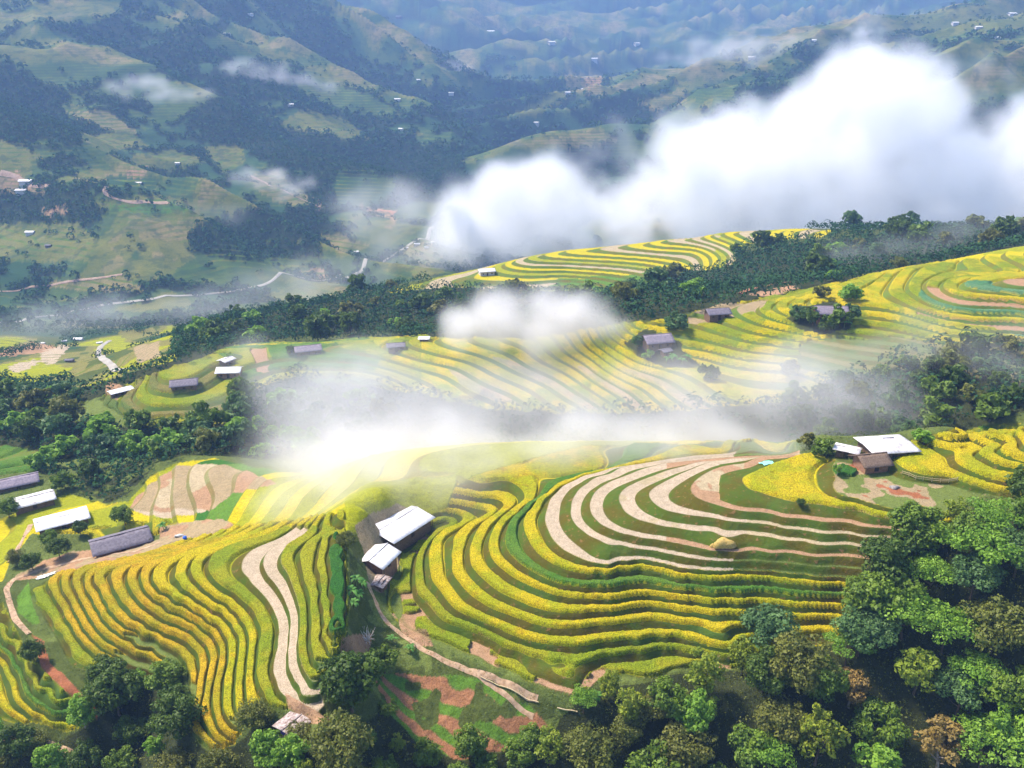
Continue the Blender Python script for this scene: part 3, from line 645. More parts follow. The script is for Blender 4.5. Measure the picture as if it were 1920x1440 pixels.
def tube(path, rad, seg=6):
    path = np.asarray(path, float); rad = np.asarray(rad, float); n = len(path); V_ = []; F_ = []
    t = np.gradient(path, axis=0); t = unit(t); ref = np.array([1, .1, .05]); a = unit(np.cross(t, ref)); b = unit(np.cross(t, a))
    ang = np.arange(seg) * 2 * math.pi / seg
    for i in range(n): V_.append(path[i] + rad[i] * (np.cos(ang)[:, None] * a[i] + np.sin(ang)[:, None] * b[i]))
    for i in range(n - 1):
        for j in range(seg): F_.append((i * seg + j, i * seg + (j + 1) % seg, (i + 1) * seg + (j + 1) % seg, (i + 1) * seg + j))
    return np.concatenate(V_), F_
def join(parts):
    V_ = []; F_ = []; o = 0
    for v, f in parts:
        V_.append(np.asarray(v)); F_.append(np.asarray(f) + o); o += len(v)
    return np.concatenate(V_), np.concatenate(F_)
def trunk_mesh(name, r, h=6.0, rad=.22, spread=2.2, limbs=5, base_to=.45):
    bend = r.normal(size=2) * h * .05; k = np.linspace(0, 1, 6)
    path = np.stack([bend[0] * k ** 2 * 2, bend[1] * k ** 2 * 2, k * h - .6], 1)
    parts = [tube(path, rad * (1 - .75 * k) * (1 + .5 * (k == 0)), 7)]
    for i in range(limbs):
        s = r.uniform(base_to, .85); p0 = np.array([np.interp(s, k, path[:, j]) for j in range(3)]); a = i * 2.4 + r.uniform(0, 1)
        e = p0 + np.array([math.cos(a), math.sin(a), r.uniform(.5, 1.1)]) * spread * r.uniform(.7, 1.1); m = (p0 + e) / 2 + np.array([0, 0, -.15 * spread])
        parts.append(tube([p0, m, e], [rad * .45, rad * .3, rad * .1], 5))
    v, f = join(parts); return raw_mesh(name, v, f, None, True)

def leaf_material(name, c1, c2, c3, transl=.28, spec=.25):
    g = NT(name); ti = g.attr('tint').outputs['Fac']; oi = g.n('ShaderNodeObjectInfo').outputs['Random']
    c = g.mix(ti, c1, c2); c = g.mix(g.math('MULTIPLY', oi, .55), c, c3)
    g.bsdf(c, .55 if spec > .1 else 1.0, spec, None, transl=transl); return g.m
LM = dict(
    dark=leaf_material('leaf_dark_green', (0.039, 0.081, 0.011), (0.124, 0.201, 0.022), (0.104, 0.159, 0.018)),
    mid=leaf_material('leaf_mid_green', (0.065, 0.128, 0.013), (0.221, 0.329, 0.027), (0.156, 0.232, 0.027)),
    fresh=leaf_material('leaf_fresh_green', (0.117, 0.244, 0.023), (0.338, 0.537, 0.054), (0.208, 0.390, 0.036), .35),
    lime=leaf_material('leaf_yellow_green', (0.143, 0.207, 0.018), (0.390, 0.439, 0.036), (0.260, 0.366, 0.036), .35),
    olive=leaf_material('leaf_olive', (0.085, 0.098, 0.016), (0.247, 0.244, 0.041), (0.169, 0.207, 0.032)),
    dry=leaf_material('leaf_dry_brown', (0.169, 0.104, 0.027), (0.442, 0.293, 0.081), (0.286, 0.220, 0.054)),
    blue=leaf_material('leaf_blue_green', (0.046, 0.104, 0.032), (0.156, 0.281, 0.081), (0.130, 0.220, 0.045)))
def plain(name, c, rough=.85, noise=None, dark=(.5, .5, .5), spec=.2, bump=0, metal=0):
    g = NT(name)
    if noise:
        pos = g.n('ShaderNodeTexCoord').outputs['Object']; f = g.ramp(g.noise(noise, 4, .65, pos), .35, .7)
        cc_ = g.mix(f, c, tuple(a * b for a, b in zip(c, dark)))
        b = g.bsdf(cc_, rough, spec, f if bump else None, .5, bump or .1)
    else: b = g.bsdf(c, rough, spec)
    b.inputs['Metallic'].default_value = metal
    return g.m
BARK = plain('bark', (.17, .12, .08), .9, 3.0, (.45, .42, .4)); BARKW = plain('pale_bark', (.45, .38, .32), .85, 3.0, (.5, .45, .4))

rr = np.random.default_rng(21)
KINDS = {}
def add_kind(key, n, mat, bark, cat_label, **kw):
    lst = []
    for i in range(n):
        tk = dict(h=kw.get('base', 3) + kw.get('hgt', 6) * .6, rad=kw.pop('rad', .22) if 'rad' in kw else .22, spread=kw.get('R', 4) * .55, limbs=6)
        cr = crown_mesh('crown', rr, **{k: v for k, v in kw.items()}); cr.materials.append(LM[mat])
        tr = trunk_mesh('trunk', rr, **tk); tr.materials.append(bark)
        lst.append((cr, tr))
    KINDS[key] = (lst, cat_label)
# detailed kinds for the near slopes
add_kind('broad_dark', 3, 'dark', BARK, 'dark green broadleaf tree', R=4.2, hgt=6.5, base=2.0, clumps=55, per=102, leaf=0.257)
add_kind('broad_mid', 3, 'mid', BARK, 'mid green broadleaf tree', R=3.8, hgt=6.0, base=2.0, clumps=50, per=96, leaf=0.257)
add_kind('fresh', 2, 'fresh', BARKW, 'bright fresh green tree', R=3.0, hgt=5.2, base=2.6, clumps=40, per=93, leaf=0.234)
add_kind('lime', 2, 'lime', BARK, 'yellow green airy tree', R=2.9, hgt=7.0, base=1.5, clumps=40, per=77, leaf=0.234, open_=.15)
add_kind('olive', 2, 'olive', BARK, 'olive green bushy tree', R=4.0, hgt=5.6, base=1.6, clumps=60, per=93, leaf=0.203)
add_kind('dry', 1, 'dry', BARKW, 'dry brown leaved tree', R=2.6, hgt=5.2, base=1.6, clumps=43, per=80, leaf=0.203, open_=.2)
add_kind('feather', 3, 'fresh', BARK, 'feathery light green tree with spreading tiers', R=4.6, hgt=4.2, base=3.2, clumps=40, per=108, leaf=0.187, flat=.55, shape='umbrella')
add_kind('blue', 2, 'blue', BARK, 'blue green spreading tree', R=3.9, hgt=4.6, base=2.6, clumps=40, per=99, leaf=0.218, flat=.7, shape='umbrella')
# lighter kinds for the ravine and the ridges beyond
add_kind('m_dark', 3, 'dark', BARK, 'dark green rounded tree', R=4.3, hgt=6.4, base=1.4, clumps=22, per=46, leaf=.62)
add_kind('m_mid', 3, 'mid', BARK, 'green rounded tree', R=4.0, hgt=6.0, base=1.2, clumps=20, per=44, leaf=.60)
add_kind('m_fresh', 2, 'fresh', BARK, 'light green rounded tree', R=3.6, hgt=4.8, base=1.0, clumps=18, per=42, leaf=.56)
add_kind('m_olive', 2, 'olive', BARK, 'olive brown rounded tree', R=4.0, hgt=6.2, base=1.2, clumps=20, per=44, leaf=.58)
add_kind('m_blue', 2, 'blue', BARK, 'blue green rounded tree', R=4.0, hgt=5.6, base=1.2, clumps=20, per=44, leaf=.58)

placed = []
USED = {}
def tree(kind, x, y, z, s, label, group=None, name='tree', sz=1.0):
    lst, cl = KINDS[kind]; cr, tr = lst[int(rr.integers(len(lst)))]
    root = link(name, None); root.location = (x, y, z); root.rotation_euler = (0, 0, rr.uniform(0, 6.28)); root.scale = (s, s, s * sz * rr.uniform(.92, 1.08))
    link('crown', cr, root); link('trunk', tr, root)
    tag(root, label, 'tree', group); placed.append((x, y, z, s)); return root
def tree_at(kind, px, py, s, label, up=3.5, **kw):
    """px, py: where the middle of the crown shows in the photo; up: height of that point above the ground"""
    x, y, z = hit(px, py); w = ray(px, py)
    # walk towards the camera until the sight line is up*s above the ground
    hx, hy = x, y
    for q in np.linspace(1.0, .80, 60):
        rx, ry, rw = ray(px, py); t = y * q / ry; gx, gy, gz = rx * t, ry * t, CAM_Z + rw * t
        g = float(ground_z(np.array([gx]), np.array([gy]))[0])
        if gz - g >= up * s: hx, hy = gx, gy; break
    g = float(ground_z(np.array([hx]), np.array([hy]))[0])
    return tree(kind, hx, hy, g, s, label, **kw)

# trees the photo singles out near the camera
T1 = [
 ('fresh', 1305, 1340, 1.15, 'bright green young tree on a bare pale trunk in front of the dark wood'),
 ('blue', 1440, 1175, 1.35, 'tall tree with a blue green domed top standing up over the lowest yellow strips'),
 ('lime', 1318, 1265, 1.25, 'tall yellow green tree left of the dark domed trees at the field corner'),
 ('lime', 1395, 1235, .9, 'small yellow green tree tucked below the lowest strips'),
 ('olive', 1500, 1245, 1.4, 'broad olive tree with a wide even dome below the strips'),
 ('dry', 1598, 1285, 1.2, 'rusty brown leaved tree in the middle of the wood'),
 ('dry', 1770, 1395, 1.7, 'large dry beige tree at the bottom right of the wood'),
 ('feather', 1590, 1215, .9, 'pale feathery tree just right of the olive dome'),
 ('broad_mid', 1620, 1130, 1.15, 'mid green tree where the yellow strips meet the wood'),
 ('feather', 1700, 1150, 1.35, 'broad feathery light green crown in the upper middle of the right wood'),
 ('feather', 1745, 1075, 1.1, 'feathery light green crown below the pale fallow strips'),
 ('feather', 1860, 1040, 1.35, 'big bright feathery crown near the right edge below the banana leaves'),
 ('feather', 1800, 1010, 1.0, 'light green crown topping the right hand wood'),
 ('feather', 1840, 1270, 1.1, 'rounded feathery light green crown low on the right edge of the wood'),
 ('fresh', 1905, 1370, 1.5, 'bright green tree cut by the right edge of the view'),
 ('olive', 1870, 1170, 1.4, 'olive brown crown near the right edge above the rounded light crown'),
 ('broad_dark', 1665, 1040, .9, 'small dark tree at the end of the fallow strips'),
 ('blue', 1650, 1180, 1.0, 'blue green low crown beside the last yellow strip'),
 ('broad_dark', 655, 1285, 1.35, 'solitary dark leafy tree at the foot of the pale fallow strips'),
 ('broad_dark', 215, 1300, 1.35, 'dark tree with drooping fronds below the golden strips at the left'),
 ('fresh', 545, 1420, 1.0, 'fresh green tree at the bottom edge right of the golden strips'),
 ('olive', 640, 1405, 1.3, 'wide grey green bush tree at the bottom edge beside the red path'),
 ('broad_mid', 880, 1400, .8, 'leafy green tree at the foot of the garden beds'),
 ('broad_mid', 975, 1412, .8, 'rounded leafy tree at the bottom edge right of the garden beds'),
 ('lime', 1140, 1285, .75, 'slender yellow green bamboo clump under the lowest strip'),
 ('feather', 1095, 1315, .6, 'small feathery tree at the end of the bamboo pipe'),
 ('broad_mid', 720, 1240, .7, 'low leafy tree between the solitary dark tree and the path'),
 ('broad_dark', 60, 1225, .62, 'small dark bush tree at the end of the narrow pale path'),
 ('broad_dark', 30, 1400, .9, 'dark tree in the bottom left corner'),
 ('broad_dark', 205, 1015, .01, ''),
 ('olive', 1222, 1325, .75, 'thin crowned olive tree left of the yellow green tree'),
 ('olive', 1175, 1370, .75, 'loose olive green tree at the head of the red gully'),
 ('m_fresh', 1592, 540, 1.3, 'rounded bright green tree alone on the yellow terraces of the right spur'),
 ('m_blue', 1268, 600, 1.1, 'slim tiered tree beside the purple roofed farmhouse'),
 ('m_dark', 905, 490, 1.6, 'dark round tree behind the small white roofed house on the second ridge'),
 ('m_blue', 1120, 446, 1.3, 'misty tree pair standing on the skyline of the second ridge'),
 ('m_dark', 1690, 432, 1.6, 'tall dark tree standing above the wood on the ridge line'),
 ('m_dark', 1432, 452, 1.5, 'dark tree at the right end of the second ridge terraces'),
 ('broad_mid', 232, 968, .8, 'round green tree on the bank above the slate roofed house'),
]
for k, px, py, s, lb in T1:
    if s < .05: continue
    tree_at(k, px, py, s, lb, up=4.2 if k in ('feather', 'blue', 'lime', 'fresh') else 3.8)
PROM = list(placed)

# woods: candidates from the ground grid, spaced apart, nearest first
def scatter(mask, spacing, limit, avoid=1.0, seen_h=6.0, seed=3):
    r = np.random.default_rng(seed); iv, iu = np.nonzero(mask)
    if len(iv) == 0: return []
    tip = (Z[iv, iu] + seen_h - CAM_Z) / RG[iv, iu]; ok = tip >= CUM[iv, iu]
    iv, iu = iv[ok], iu[ok]; o = r.permutation(len(iv))[:160000]; iv, iu = iv[o], iu[o]
    xs, ys, zs = X[iv, iu], Y[iv, iu], Z[iv, iu]; cell = {}; out = []
    def near(x, y, s):
        cx, cy_ = int(x // s), int(y // s)
        for a in (-1, 0, 1):
            for b in (-1, 0, 1):
                for (u, v) in cell.get((cx + a, cy_ + b), ()):
                    if (u - x) ** 2 + (v - y) ** 2 < s * s: return True
        return False
    for x, y, z in zip(xs, ys, zs):
        if near(x, y, spacing): continue
        if avoid and any((x - p[0]) ** 2 + (y - p[1]) ** 2 < (3.0 * p[3] * avoid) ** 2 for p in PROM): continue
        cell.setdefault((int(x // spacing), int(y // spacing)), []).append((x, y)); out.append((x, y, z))
        if len(out) >= limit: break
    return out
MX = (PX > -420) & (PX < 2350) & (PY < 1500)
def wood_zone(s, rr_, w=True):
    m = inpoly(PX, PY, L(s)) & (Y > rr_[0]) & (Y < rr_[1])
    return m & (wood > .5) if w else m
WOODS = [
 # photo polygon, depth range, spacing, max, kinds, scale range, place words
 ("1700 1030 1760 1000 1980 950 1980 1500 1400 1500 1530 1290 1600 1190 1620 1110", (60, 225), 7.4, 48, ['broad_dark', 'broad_mid', 'feather', 'broad_mid', 'olive', 'lime', 'fresh', 'feather', 'broad_mid', 'blue'], (.95, 1.5), 'in the dense wood on the right slope'),
 ("1060 1370 1200 1335 1290 1310 1420 1295 1530 1270 1400 1500 980 1500", (60, 225), 6.8, 34, ['broad_dark', 'broad_mid', 'olive', 'broad_dark', 'lime', 'olive'], (.8, 1.3), 'in the wood below the amphitheatre terraces'),
 ("560 1375 650 1370 720 1330 790 1400 1010 1390 980 1500 560 1500", (60, 225), 5.6, 16, ['broad_mid', 'olive', 'broad_mid', 'lime'], (.45, .75), 'along the bottom edge below the garden beds'),
 ("-60 1375 100 1395 180 1345 200 1270 330 1285 350 1370 400 1408 470 1360 560 1375 560 1500 -60 1500", (60, 225), 6.4, 30, ['broad_dark', 'broad_mid', 'olive', 'olive', 'fresh'], (.6, 1.05), 'in the thicket below the golden strips'),
]
PLACES = {}
def plant_wood(spec, seed, name='tree', maxn=None):
    s, rg, sp_, lim, kinds, (a, b), words = spec
    pts_ = scatter(wood_zone(s, rg), sp_, lim, seed=seed); r = np.random.default_rng(seed + 50)
    for (x, y, z) in pts_:
        k = kinds[int(r.integers(len(kinds)))]; lb = KINDS[k][1] + ' ' + words
        tree(k, x, y, z - .3, r.uniform(a, b), lb, group=lb.replace('tree', 'trees', 1))
    return len(pts_)
cnt = [plant_wood(w, 100 + i) for i, w in enumerate(WOODS)]
MW = [
 ("-60 740 330 770 520 760 700 770 760 830 560 886 300 862 60 880 -60 860", (238, 345), 10.0, 50, ['m_mid', 'm_fresh', 'm_dark', 'm_olive', 'm_mid', 'm_blue', 'm_fresh'], (1.0, 1.7), 'in the ravine between the two left spurs'),
 ("1480 740 1700 690 1960 640 1960 800 1700 835 1480 830", (222, 300), 9.0, 30, ['m_dark', 'm_mid', 'm_olive', 'm_mid', 'm_blue'], (.8, 1.3), 'behind the white roofed farmhouse at the right'),
 ("290 650 640 545 760 530 940 540 1000 560 1000 630 600 645 320 660", (380, 545), 12.5, 36, ['m_dark', 'm_mid', 'm_dark', 'm_olive', 'm_fresh'], (1.0, 1.7), 'in the wood behind the green terraces of the middle spur'),
 ("1000 545 1380 490 1480 430 1960 420 1960 480 1640 520 1420 555 1260 600 1000 600", (350, 580), 15, 36, ['m_dark', 'm_mid', 'm_dark', 'm_olive', 'm_blue', 'm_fresh'], (1.0, 1.8), 'in the wood between the second ridge and the right spur'),
]
cnt += [plant_wood(w, 200 + i) for i, w in enumerate(MW)]
# single bushes and trees by the farmhouses of the middle spur
for i, (px, py, s, k, lb) in enumerate([
 (1195, 645, .75, 'm_blue', 'blue green bush left of the purple roofed farmhouse'), (1213, 665, .6, 'm_fresh', 'light green bush below the purple roofed farmhouse'),
 (1500, 590, .8, 'm_blue', 'bush at the left of the farmhouse in the grove'), (1525, 600, .9, 'm_dark', 'dark bush below the farmhouse in the grove'), (1575, 600, 1.0, 'm_mid', 'green bush right below the farmhouse in the grove'),
 (1550, 612, .8, 'm_dark', 'low dark bush at the bottom of the farmhouse grove'), (1540, 553, .8, 'm_olive', 'pale loose tree behind the farmhouse grove'), (1595, 590, .8, 'm_blue', 'bush at the right edge of the farmhouse grove'),
 (548, 660, .6, 'm_dark', 'small bush beside the grey roofed house on the green terraces'), (430, 668, .5, 'm_fresh', 'small bush behind the white roofed house on the middle spur'),
 (600, 770, 1.1, 'm_olive', 'misty brown tree on the lower edge of the middle spur'), (1480, 700, .9, 'm_olive', 'misty olive tree on the lower terraces of the right spur'),
 (1330, 705, .8, 'm_dark', 'misty dark shrub below the banana grove'), (1780, 690, 1.3, 'm_olive', 'misty dark tree on the faded terraces at the right'), (1830, 665, 1.2, 'm_dark', 'dark tree at the edge of the mist at the right'),
 (1540, 845, .7, 'm_mid', 'rounded bush left of the white roofed farmhouse'), (1735, 815, .7, 'm_fresh', 'light bush right of the white roofed farmhouse'), (1512, 832, .6, 'm_olive', 'grey green bush at the edge of the hill top'),
 (90, 1015, .6, 'broad_mid', 'leafy bush behind the slate roofed house'), (110, 1035, .7, 'broad_dark', 'dark bush left of the slate roofed house'), (60, 1060, .6, 'broad_dark', 'bush above the bend of the dirt path'), (30, 1050, .6, 'olive', 'olive bush at the left edge above the dirt path'),
 (150, 995, .5, 'broad_dark', 'small dark bush between the long white roof and the slate roof'), (15, 960, .8, 'broad_mid', 'green tree at the left edge below the white roof'), (120, 905, .9, 'm_mid', 'grey green tree behind the upper white roof'), (170, 890, 1.0, 'm_dark', 'conical dark tree above the upper white roof'),
 (650, 1020, .55, 'olive', 'misty grey bush left of the large white roof'), (1570, 885, .35, 'fresh', 'small dark green bush at the corner of the big yellow field'), (1502, 946, .22, 'broad_dark', 'tiny spiky shrub on the bank of the big yellow field'),
 (885, 485, 1.1, 'm_mid', 'green tree left of the small house on the second ridge'), (1380, 470, 1.0, 'm_mid', 'tree at the edge of the second ridge terraces')]):
    tree_at(k, px, py, s, lb, up=2.2, name='tree' if s > .7 else 'bush')
print('trees', cnt, len(placed))

# a mass of trees too many and too far to tell apart: bumpy crowns joined in one mesh
def forest_mass(name, pts3, sc, label, mat, seed, per=26, leaf=1.0):
    r = np.random.default_rng(seed); n = len(pts3)
    if n == 0: return
    c = np.repeat(np.asarray(pts3), per, 0); s = np.repeat(np.asarray(sc), per)[:, None]
    d = unit(r.normal(size=(n * per, 3))); d[:, 2] = np.abs(d[:, 2]) * 1.0 - .15
    lean = r.uniform(.75, 1.05, (n * per, 1))
    p = c + d * s * np.array([3.6, 3.6, 3.9]) * lean + np.array([0, 0, 1]) * s * 2.2
    v, f = leaves(p, unit(d + r.normal(size=d.shape) * .35 + np.array([0, 0, .3])), 1.0, r)
    # scale the cards per tree
    cen = np.repeat(p, 4, 0); v = cen + (v - cen) * np.repeat(s * leaf, 4, 0)
    ti = np.clip(np.repeat(r.uniform(0, 1, n), per) * .7 + r.uniform(0, .3, n * per), 0, 1)
    me_ = raw_mesh(name, v, f, ti); me_.materials.append(mat)
    return tag(link(name, me_), label, 'forest', kind='stuff')
def mass_points(mask, spacing, limit, seed, seen=6):
    return scatter(mask & MX, spacing, limit, avoid=0, seen_h=seen, seed=seed)
FORM = leaf_material('leaf_far_forest', (.018, .055, .026), (.060, .13, .042), (.04, .10, .04), .1, .02)
r5 = np.random.default_rng(5)
mm = (wood > .5) & (Y > 224) & ~((PX > 560) & (PX < 1480) & (Y < 246)) | (wnear & ((PX > 1975) | (PX < -50))) & (Y < 690) & (mid == 0)
p5 = mass_points(mm, 4.4, 19000, 5, 5); forest_mass('woodland', p5, r5.uniform(.6, 1.2, len(p5)), 'dense mixed woodland filling the ravine and the ridges', FORM, 5, 30, .62)
mf = (wood > .5) & (Y > 690) & (Y < 1500)
p6 = mass_points(mf, 8.0, 13000, 6); 
mf = (wood > .5) & (Y >= 1500) & (Y < 3000)
p7 = mass_points(mf, 14.0, 9000, 7)
mf = (Y > 690) & (Y < 2600) & (wood < .5) & (fq < .5) & (fbm(X / 40, Y / 40, 3, 99) > .56)
p8 = mass_points(mf, 12.0, 4000, 8)
pp = p6 + p7 + p8
ss = np.concatenate([r5.uniform(.9, 1.5, len(p6)), r5.uniform(1.6, 2.6, len(p7)), r5.uniform(.6, 1.3, len(p8))])
forest_mass('distant_forest', pp, ss, 'blue green forest covering the gullies of the far mountainsides', FORM, 6, 20, 1.1)
# brush on rough ground near the camera
BR = leaf_material('leaf_brush', (.05, .085, .015), (.16, .21, .035), (.12, .15, .03), .25)
mb = (terr < .3) & (NEARM | (Y < 262)) & (rice < .5) & (np.abs(col[..., 1] - .13) + np.abs(col[..., 0] - .10) < .16)
pb = scatter(mb & MX, 1.5, 7000, avoid=0, seen_h=1.0, seed=9)
wn_ = wnear & (RG < 230)
pw = scatter(wn_ & MX, 2.2, 4200, avoid=0, seen_h=2.0, seed=10)
forest_mass('brush', pb, r5.uniform(.10, .34, len(pb)), 'low weeds and brush on the banks around the terraces', BR, 9, 22, .38)
forest_mass('undergrowth', pw, r5.uniform(.25, .65, len(pw)), 'dark undergrowth on the floor of the near woods', LM['olive'], 10, 26, .3)
print('mass', len(p5), len(p6), len(p7), len(p8), len(pb), len(pw))

# ------------------------------------------------------------------ air: haze, cloud bank, mist
def volume_material(name, density, color=(1, 1, 1), aniso=0.0, grid=True):
    g = NT(name)
    pv = g.n('ShaderNodeVolumePrincipled'); pv.inputs['Color'].default_value = color + (1,); pv.inputs['Anisotropy'].default_value = aniso
    pv.inputs['Density'].default_value = density; pv.inputs['Density Attribute'].default_value = 'density' if grid else ''
    g.l(pv.outputs[0], g.out.inputs['Volume']); return g.m
def field_volume(name, P3, R, zs, voxel, density, nscale, k, lo, hi, label, cat='mist', warp=.35, color=(1, .975, .955)):
    """soft cloud round a cloud of points: density falls off with the distance to them, torn by noise; baked to a grid by a Volume Cube node"""
    P3 = np.asarray(P3, float); m_ = R * (1.05 + warp); mn = P3.min(0) - [m_, m_, m_ / zs]; mx = P3.max(0) + [m_, m_, m_ / zs]; res = np.clip(((mx - mn) / voxel), 8, 420).astype(int)
    me = bpy.data.meshes.new(name); me.vertices.add(len(P3)); me.vertices.foreach_set('co', (P3 * [1, 1, zs]).astype(np.float32).ravel()); o = link(name, me)
    ng = bpy.data.node_groups.new(name + '_nodes', 'GeometryNodeTree')
    ng.interface.new_socket('Geometry', in_out='INPUT', socket_type='NodeSocketGeometry'); ng.interface.new_socket('Geometry', in_out='OUTPUT', socket_type='NodeSocketGeometry')
    N = ng.nodes; lk = ng.links.new; gi = N.new('NodeGroupInput'); go = N.new('NodeGroupOutput'); pos = N.new('GeometryNodeInputPosition')
    def vm(op, a, b):
        q = N.new('ShaderNodeVectorMath'); q.operation = op
        for i, t in enumerate((a, b)):
            if isinstance(t, tuple): q.inputs[i].default_value = t
            else: lk(t, q.inputs[i])
        return q.outputs[0]
    def sm(op, a, b):
        q = N.new('ShaderNodeMath'); q.operation = op
        for i, t in enumerate((a, b)):
            if isinstance(t, (int, float)): q.inputs[i].default_value = t
            else: lk(t, q.inputs[i])
        return q.outputs[0]
    def nz(sc, det, vec):
        q = N.new('ShaderNodeTexNoise'); q.inputs['Scale'].default_value = sc; q.inputs['Detail'].default_value = det; q.inputs['Roughness'].default_value = .6; lk(vec, q.inputs['Vector']); return q
    ps = vm('MULTIPLY', pos.outputs[0], (1, 1, zs))
    w = vm('SUBTRACT', nz(.8 / R, 2, ps).outputs['Color'], (.5, .5, .5)); pw = vm('ADD', ps, vm('MULTIPLY', w, (R * warp * 3,) * 3))
    px = N.new('GeometryNodeProximity'); px.target_element = 'POINTS'; lk(gi.outputs[0], px.inputs[0]); lk(pw, px.inputs['Source Position'])
    t = sm('SUBTRACT', 1.0, sm('DIVIDE', px.outputs['Distance'], R))
    n1_ = sm('SUBTRACT', nz(nscale, 5, pw).outputs[0], .5)
    v = sm('ADD', t, sm('MULTIPLY', n1_, k))
    mr = N.new('ShaderNodeMapRange'); mr.interpolation_type = 'SMOOTHSTEP'; lk(v, mr.inputs[0]); mr.inputs[1].default_value = lo; mr.inputs[2].default_value = hi
    edge = N.new('ShaderNodeMapRange'); edge.interpolation_type = 'SMOOTHSTEP'; lk(t, edge.inputs[0]); edge.inputs[1].default_value = 0; edge.inputs[2].default_value = .35
    vc = N.new('GeometryNodeVolumeCube'); lk(sm('MULTIPLY', mr.outputs[0], edge.outputs[0]), vc.inputs['Density'])
    vc.inputs['Min'].default_value = tuple(mn); vc.inputs['Max'].default_value = tuple(mx)
    for i, ax in enumerate('XYZ'): vc.inputs['Resolution ' + ax].default_value = int(res[i])
    st_ = N.new('GeometryNodeSetMaterial'); st_.inputs['Material'].default_value = volume_material(name + '_air', density, color)
    lk(vc.outputs[0], st_.inputs['Geometry']); lk(st_.outputs[0], go.inputs[0])
    o.modifiers.new('volume', 'NODES').node_group = ng
    return tag(o, label, cat, kind='stuff')
def box(name, lo, hi, mat):
    x0, y0, z0 = lo; x1, y1, z1 = hi
    v = [(x0, y0, z0), (x1, y0, z0), (x1, y1, z0), (x0, y1, z0), (x0, y0, z1), (x1, y0, z1), (x1, y1, z1), (x0, y1, z1)]
    f = [(0, 3, 2, 1), (4, 5, 6, 7), (0, 1, 5, 4), (1, 2, 6, 5), (2, 3, 7, 6), (3, 0, 4, 7)]
    me = raw_mesh(name, v, f); me.materials.append(mat); return link(name, me)
hz = box('haze', (-9500, -400, float(Z.min()) - 1), (9500, 9300, max(CAM_Z + 5, float(Z.max()) + 12)), volume_material('haze_air', 1.75e-4, (.33, .54, 1.0), 0.0, False))
tag(hz, 'thin blue air over the whole valley', 'haze', kind='stuff')
rc = np.random.default_rng(77)
def puffs(lst, n, jx=1.0, jz=.4):
    Pp = []
    for (px, py, d, q) in lst:
        x, y, z = PD(px, py, d)
        for _ in range(n):
            o = rc.normal(size=3) * np.array([jx, .8, jz]) * q; Pp.append((x + o[0], y + o[1], z + o[2]))
    return Pp
# the white bank behind the second ridge, filled from its outline
BANK = L("790 445 825 405 850 372 905 330 960 305 1040 300 1100 325 1170 335 1225 320 1240 290 1235 262 1270 235 1300 240 1380 222 1440 200 1500 172 1560 135 1575 110 1610 112 1650 100 1700 100 1745 125 1770 150 1800 122 1850 108 1880 130 1850 170 1800 190 1790 235 1830 240 1870 215 1960 190 2060 180 2060 480 1300 470 1000 500 900 490 800 480")
def filled(poly, n, inset, d0, d1):
    out = []; bx = []
    for i in range(len(poly)):
        (ax, ay), (cx_, cy_) = poly[i], poly[(i + 1) % len(poly)]
        for k in np.linspace(0, 1, 6): bx.append((ax + (cx_ - ax) * k, ay + (cy_ - ay) * k))
    bx = np.array(bx); xs = [p[0] for p in poly]; ys = [p[1] for p in poly]
    while len(out) < n:
        a, b = rc.uniform(min(xs), max(xs)), rc.uniform(min(ys), max(ys))
        if inpoly(np.array([a]), np.array([b]), poly)[0] and np.hypot(bx[:, 0] - a, bx[:, 1] - b).min() > inset * (1.0 if b < 430 else .3): out.append(PD(a, b, rc.uniform(d0, d1)))
    return out
field_volume('cloud', filled(BANK, 700, 26, 860, 1000), 46, 1.0, 5.0, .026, .014, 1.8, .28, .95, 'thick white cloud bank lying in the valley behind the second ridge', 'cloud', .3, (1, 1, 1))
field_volume('cloud', puffs([(790, 440, 890, 22), (850, 470, 860, 20), (900, 475, 850, 20), (1140, 300, 930, 24), (1190, 280, 960, 26), (1790, 180, 950, 22), (1830, 190, 950, 22), (1600, 90, 1000, 18)], 6, 1.2, .6), 42, 1.0, 6, .012, .014, 1.2, .5, 1.2, 'thin torn fringe of vapour round the white cloud bank', 'cloud', .4, (1, 1, 1))
field_volume('mist', puffs([(960, 595, 335, 9), (1000, 590, 330, 9), (1040, 580, 335, 9), (1080, 600, 330, 8), (1000, 612, 328, 9), (1040, 618, 326, 8), (920, 600, 335, 7)], 6), 19, 1.3, 2.2, .075, .045, .9, .25, 1.0, 'small white mist puff behind the middle terraces')
field_volume('mist', puffs([(560, 780, 285, 12), (640, 770, 275, 12), (720, 780, 262, 12), (800, 780, 262, 13), (820, 815, 245, 12), (900, 790, 255, 13), (960, 820, 240, 12), (1040, 800, 246, 13), (1120, 805, 244, 13), (1200, 795, 244, 13), (1290, 795, 240, 12), (1380, 785, 240, 12), (1450, 770, 244, 11), (1500, 790, 236, 9), (700, 730, 285, 9), (620, 720, 300, 9), (840, 740, 272, 9), (760, 830, 240, 11), (690, 850, 232, 9), (900, 830, 232, 10), (1560, 765, 240, 7)], 12), 27, 1.4, 2.6, .023, .024, 2.3, .14, 1.2, 'long band of drifting mist in the ravine between the near hill and the middle spur')
